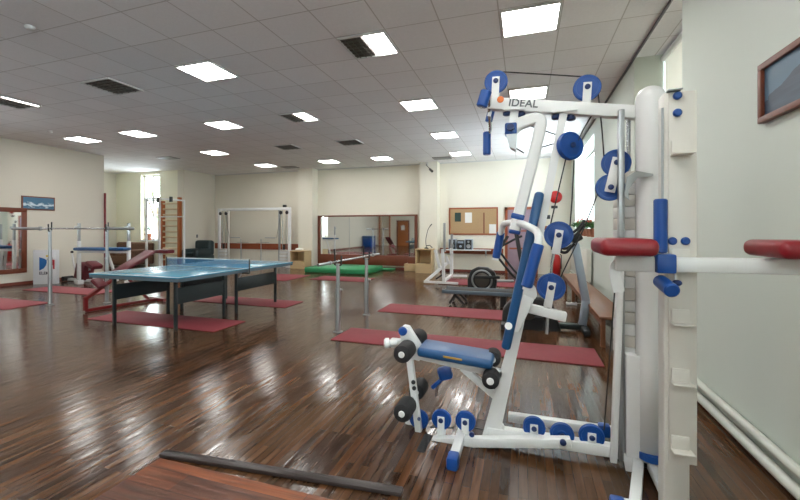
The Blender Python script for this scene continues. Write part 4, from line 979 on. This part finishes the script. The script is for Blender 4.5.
for i, (px, py, lb) in enumerate(((548, 217, 'small dark switch on the back wall, highest of three below the alarm bell'), (546.5, 228, 'small brown switch on the back wall, middle of three below the alarm bell'), (553, 248, 'black double socket on the back wall above the fire extinguisher'))):
    c = at(px, py, BY - .01); sw_ = tag(MB().span(c.x - .06, c.x + .06, BY - .03, BY - .001, c.z - .06, c.z + .06, .006).build('wall_switch', 'black' if i != 1 else 'rail_wood'), lb, 'switch', 'wall switches')
c = at(556.5, 266, 10.05)
fe = thing('fire_extinguisher', (c.x, 10.05, .1), 'red fire extinguisher standing at the back wall near the right corner', 'fire extinguisher')
zb = .0
MB().lathe((c.x, 10.05, zb), ZV, [(.1, 0), (.115, .02), (.115, .5), (.09, .58), (.04, .62), (.03, .66)], 22).build('cylinder', 'ext_red', fe)
MB().span(c.x - .03, c.x + .03, 10.02, 10.08, .66, .71, .005).bar((c.x, 10.05, .72), (c.x - .15, 10.03, .77), .03, .02).build('valve_handle', 'black', fe)
MB().tube([(c.x + .03, 10.05, .68), (c.x + .13, 10.02, .6), (c.x + .12, 10.0, .2)], .014, 8).build('hose', 'black', fe)

# white bench rack right of centre
p = fl(423, 283.5)
wr = thing('bench_rack', (1.3, 7.2, 0), 'white bench-press rack with slanted frame standing on red mat at mid right', 'exercise rack')
yA, yB = 6.95, 7.75
def ZT(px, py, y): return at(px, py, y)
MB().bar(ZT(424, 281.5, yA), ZT(458, 283.5, yA), .08, .05).build('front_foot', 'white', wr)
MB().bar(ZT(446, 275.5, yB + .35), ZT(467, 276, yB + .35), .08, .05).build('rear_foot', 'white', wr)
u1 = V((ZT(444, 260, yA).x, yA, .05)); MB().bar(u1, ZT(442.5, 249, yA), .07, .07, up=(1, 0, 0)).build('front_upright', 'white', wr)
MB().bar(ZT(444.5, 252, yA), ZT(444.5, 223, yA), .055, .055, up=(1, 0, 0)).build('front_tube', 'steel', wr)
u2 = V((ZT(451.5, 260, yB + .35).x, yB + .35, .05)); MB().bar(u2, ZT(451.5, 248, yB + .35), .08, .08, up=(1, 0, 0)).build('rear_upright', 'white', wr)
MB().bar(ZT(451.5, 252, yB + .35), ZT(452, 234, yB + .35), .06, .06, up=(1, 0, 0)).build('rear_tube', 'steel', wr)
MB().bar(ZT(426, 281, yA), ZT(447, 263, yA + .4), .06, .06).build('slanted_strut', 'white', wr)
MB().bar(ZT(435, 250, yA + .2), ZT(440, 268, yA + .2), .06, .06, up=(1, 0, 0)).bar(ZT(446, 256, yA + .3), ZT(449, 264, yA + .3), .06, .06, up=(1, 0, 0)).build('inner_brace', 'white', wr)
MB().bar((u1.x, yA, .1), (u2.x, yB + .35, .1), .06, .06).build('base_rail', 'white', wr)
MB().tube([ZT(436, 279, yA + .1), ZT(442, 275, yA + .1), ZT(444, 270, yA + .2)], .02).build('pedal', 'black', wr)

# elliptical trainer with its black flywheel housing
ye = 5.75
el = thing('elliptical_trainer', fl(482, 297), 'black elliptical trainer with a large round flywheel housing at mid right', 'exercise machine')
c = at(482.5, 279.5, ye); r_ = .30
hb = MB().prism([at(*q, ye) for q in ((468, 290), (468, 279), (471, 270), (478, 266.5), (488, 267.5), (495, 272), (497, 280), (496, 290), (492, 296), (472, 296))], YV * .2).build('flywheel_housing', 'black', el)
bmod = hb.modifiers.new('edge', 'BEVEL'); bmod.width = .03; bmod.segments = 3
rg = [V((c.x + .2 * math.cos(2 * PI * k / 36), ye - .115, c.z + .2 * math.sin(2 * PI * k / 36))) for k in range(36)]
MB().tube(rg, .02, 8, closed=True).build('flywheel_ring', 'steel', el)
MB().lathe((c.x, ye - .1, c.z), (0, -1, 0), [(.15, 0), (.15, .01), (.10, .03), (.06, .035), (.02, .045)], 28).build('crank_disc', 'louvre', el)
MB().bar(at(474, 277, ye - .15), at(500, 277.5, ye - .15), .05, .06, .015).build('pedal_arm', 'black', el)
MB().bar(at(497, 281, ye - .1), at(514, 281, ye - .1), .06, .05, .015).build('pedal_beam', 'steel', el)
for y, q0, q1, q2 in ((ye - .2, (496, 255), (514, 277), (524, 284)), (ye + .2, (500, 252), (517, 274), (526, 280))):
    MB().tube(fillet([at(*q0, y), at(*q1, y), at(*q2, y)], .1), .025, 10).build('swing_arm', 'black', el)
MB().tube([at(500, 247, ye), at(513, 240, ye), at(522, 236, ye)], .024, 10).build('handle_bar', 'black', el)
MB().bar(V((c.x - .35, ye, .04)), V((at(530, 290, ye).x, ye, .04)), .08, .07).bar(V((c.x - .3, ye - .3, .03)), V((c.x - .3, ye + .3, .03)), .07, .06).bar(V((at(530, 290, ye).x, ye - .3, .03)), V((at(530, 290, ye).x, ye + .3, .03)), .07, .06).build('base_frame', 'black', el)
MB().bar(V((at(527, 282, ye).x, ye, .05)), at(516, 232, ye), .08, .06, .01, up=(0, 1, 0)).build('front_column', 'black', el)
MB().box(at(516, 230, ye), (.16, .22, .14), .02).build('console', 'black', el)

# long flat running deck and the stepper with a silver column
yd = 4.55
td = thing('exercise_deck', (2.35, yd, 0), 'long flat dark exercise deck on low crossed feet behind the gym machine', 'exercise machine')
z = at(470, 291, yd - .2).z; xa, xb = at(444, 292, yd - .2).x, at(518, 292, yd - .2).x
MB().span(xa, xb, yd - .22, yd + .22, z - .05, z, .015).build('deck_board', 'rubber', td)
MB().span(xa - .03, xb, yd - .25, yd - .22, z - .06, z + .004, .006).span(xa - .03, xb, yd + .22, yd + .25, z - .06, z + .004, .006).build('side_rail', 'tt_edge', td)
for s in (-1, 1): MB().bar(V((xa + .22, yd + s * .18, z - .05)), V((xa + .10, yd + s * .18, .02)), .05, .04).bar(V((xa + .18, yd + s * .18, z - .07)), V((xa + .36, yd + s * .18, .02)), .05, .04).build('deck_foot', 'black', td)
MB().span(xb - .3, xb - .2, yd - .2, yd + .2, .0, z - .05, .01).build('deck_support', 'black', td)
yk = 3.0
sk = thing('exercise_bike', (3.45, yk, 0), 'dark exercise machine with a leaning silver column and looped black handlebars', 'exercise machine')
P = [at(*q, yk) for q in ((506, 331), (502, 320), (503, 308), (510, 300), (524, 296), (540, 296), (552, 301), (556, 314), (561, 330), (556, 334), (510, 334))]
hb = MB().prism(P, YV * .26).build('drive_housing', 'black', sk); bm_ = hb.modifiers.new('edge', 'BEVEL'); bm_.width = .04; bm_.segments = 3
MB().lathe(at(528, 311, yk - .13), (0, -1, 0), [(.12, 0), (.12, .012), (.09, .02), (.03, .03)], 24).build('crank_disc', 'louvre', sk)
MB().bar(at(528, 311, yk - .17), at(538, 317, yk - .17), .03, .035, .01).box(at(539, 318, yk - .22), (.11, .1, .03), .008).build('pedal_crank', 'black', sk)
xF = at(585, 333, yk - .1).x
MB().bar(V((at(505, 332, yk).x, yk, .06)), V((xF, yk, .06)), .12, .07, .012).build('base_beam', 'tt_leg', sk)
for x in (xF, at(505, 332, yk).x): MB().bar(V((x, yk - .3, .045)), V((x, yk + .3, .045)), .09, .08, .02).build('cross_foot', 'black', sk)
MB().bar(V((xF - .02, yk, .08)), at(586, 300, yk), .10, .085, .02, up=(0, 1, 0)).bar(at(586, 302, yk), at(575, 243, yk), .10, .08, .02, up=(0, 1, 0)).build('silver_column', 'silver', sk)
k0 = at(574, 243, yk)
for s in (-1, 1):
    o = -2 * s; y = yk + s * .12
    h = [at(574, 244, yk + s * .04), at(566, 251 + o, y), at(560.5, 250 + o, y), at(560, 244 + o, y), at(568, 238 + o, y), at(578, 231 + o, y), at(585, 222 + o, y)]
    MB().tube(fillet(h, .05), .019, 10).build('handlebar', 'foam', sk)
MB().box(at(576, 238, yk), (.14, .2, .1), .02, basis((1, 0, .6))).build('console', 'black', sk)
cl = thing('floor_socket', fl(572, 306), 'small white socket block lying on the floor by the wooden bench', 'socket')
c = fl(571.5, 305)
MB().span(c.x - .09, c.x + .09, c.y - .05, c.y + .05, .001, .05, .008).build('socket_body', 'white', cl); MB().tube([c + V((.08, .02, .03)), c + V((.2, .15, .012)), c + V((.3, .6, .012))], .008, 6).build('socket_cord', 'white', cl)
for k in (-.04, .04): MB().lathe((c.x + k, c.y, .05), ZV, [(.03, 0), (.03, .004), (.02, .002)], 14).build('socket_face', 'black', cl)

# ================================================================ RIGHT WALL: bench, radiator, plants, picture
bz = .38
wbn = thing('wall_bench', (4.2, 4.5, 0), 'long low varnished wooden bench along the right wall', 'bench')
MB().span(4.05, 4.38, 2.15, 6.9, bz - .035, bz, .006).build('bench_top', 'bench_wood', wbn)
MB().span(4.08, 4.11, 2.2, 6.85, bz - .12, bz - .035).span(4.32, 4.35, 2.2, 6.85, bz - .12, bz - .035).build('bench_apron', 'bench_wood', wbn)
for y in (2.3, 3.8, 5.3, 6.75):
    for x in (4.11, 4.33): MB().span(x - .025, x + .025, y - .03, y + .03, 0, bz - .035, .003).build('bench_leg', 'bench_wood', wbn)
for i, (ya, yb) in enumerate(((6.15, 7.5), (7.75, 9.1))):
    rd = thing('radiator', (RX - .08, (ya + yb) / 2, .2), ('white ribbed radiator under the far window, nearer one behind the bench', 'white ribbed radiator under the far window, close to the back corner')[i], 'radiator', 'wall radiators')
    n = int((yb - ya) / .085)
    for k in range(n): MB().span(RX - .13, RX - .03, ya + k * .085, ya + k * .085 + .07, .28, .95, .02).build('radiator_rib', 'radiator', rd)
    MB().cyl((RX - .08, ya, .32), (RX - .08, yb, .32), .02, seg=10).cyl((RX - .08, ya, .91), (RX - .08, yb, .91), .02, seg=10).build('radiator_pipe', 'radiator', rd)
    for y in (ya + .2, yb - .2): MB().span(RX - .05, RX - .001, y - .02, y + .02, .5, .54).build('wall_bracket', 'radiator', rd)
for i, (y, h) in enumerate(((6.35, .32), (6.9, .42), (7.5, .36), (8.2, .4))):
    x = RX + .06
    lb = ('flowering pot plant nearest on the far window sill', 'second flowering pot plant on the far window sill', 'third leafy pot plant on the far window sill', 'farthest leafy pot plant on the far window sill')[i]
    pp = thing('flower_pot', (x, y, 1.206), lb, 'plant', 'pot plants on the far window sill')
    MB().lathe((x, y, 1.206), ZV, [(.075, 0), (.1, .14), (.11, .14), (.11, .18), (.08, .18)], 18).build('pot', 'pot', pp)
    leaves((x - .06, y, 1.206 + .12 + h * .4), .2, 240, .05, 'leaf', pp, flat=h)
    leaves((x - .1, y, 1.206 + .2 + h * .4), .17, 26 if i < 3 else 6, .035, 'flower', pp, 'blossoms', h)
pk = thing('framed_picture', (RX, -.4, 1.97), 'framed mountain picture on the right wall at the photo edge', 'picture')
y1_, y0_, z0, z1, w = -.027, -.85, 1.985, 2.325, .035
fr = MB().span(RX - .035, RX - .001, y0_, y1_, z0, z0 + w, .004).span(RX - .035, RX - .001, y0_, y1_, z1 - w, z1, .004).span(RX - .035, RX - .001, y0_, y0_ + w, z0 + w, z1 - w, .004).span(RX - .035, RX - .001, y1_ - w, y1_, z0 + w, z1 - w, .004)
fr.build('picture_frame', 'frame_wood', pk); MB().span(RX - .015, RX - .002, y0_ + w, y1_ - w, z0 + w, z1 - w).build('picture_print', 'peak', pk, False)

# ================================================================ BEHIND THE VIEWPOINT (seen in the large mirror)
wb2 = thing('wall_bars', (-8.0, FY + .1, 0), 'wooden wall bars on the front wall, seen only in the large mirror', 'wall bars')
for x in (-9.2 + .8, -7.5): MB().span(x - .045, x + .045, FY + .001, FY + .13, 0, 2.6, .006).build('side_post', 'bars_wood', wb2)
for k in range(12): MB().cyl((-8.4, FY + .09, .25 + k * .2), (-7.5, FY + .09, .25 + k * .2), .02, seg=10).build('rung', 'rung_wood', wb2)
vb = thing('vaulting_box', (-8.15, -5.8, 0), 'blue padded vaulting box behind the viewpoint, seen only in the large mirror', 'gym box')
MB().span(-8.5, -7.8, -6.3, -5.3, 0, .7, .02).build('box_body', 'blue', vb); MB().span(-8.52, -7.78, -6.32, -5.28, .7, .86, .04).build('box_pad', 'bluevinyl', vb)
# trees outside
def tree(x, y, h, r, lb):
    t = thing('tree', (x, y, -.5), lb, 'tree', 'trees outside the windows')
    MB().tube([(x, y, -.5), (x + .1, y + .1, h * .4), (x - .1, y, h * .75)], .14, 10).tube([(x, y, h * .35), (x + r * .5, y, h * .7)], .06, 8).tube([(x, y, h * .4), (x - r * .5, y + .2, h * .75)], .06, 8).build('trunk', 'bark', t)
    leaves((x, y, h * .72), r, 700, .16, 'leaf', t, flat=1.1)
tree(-19.0, 16.5, 5.0, 2.0, 'leafy tree outside the alcove window')
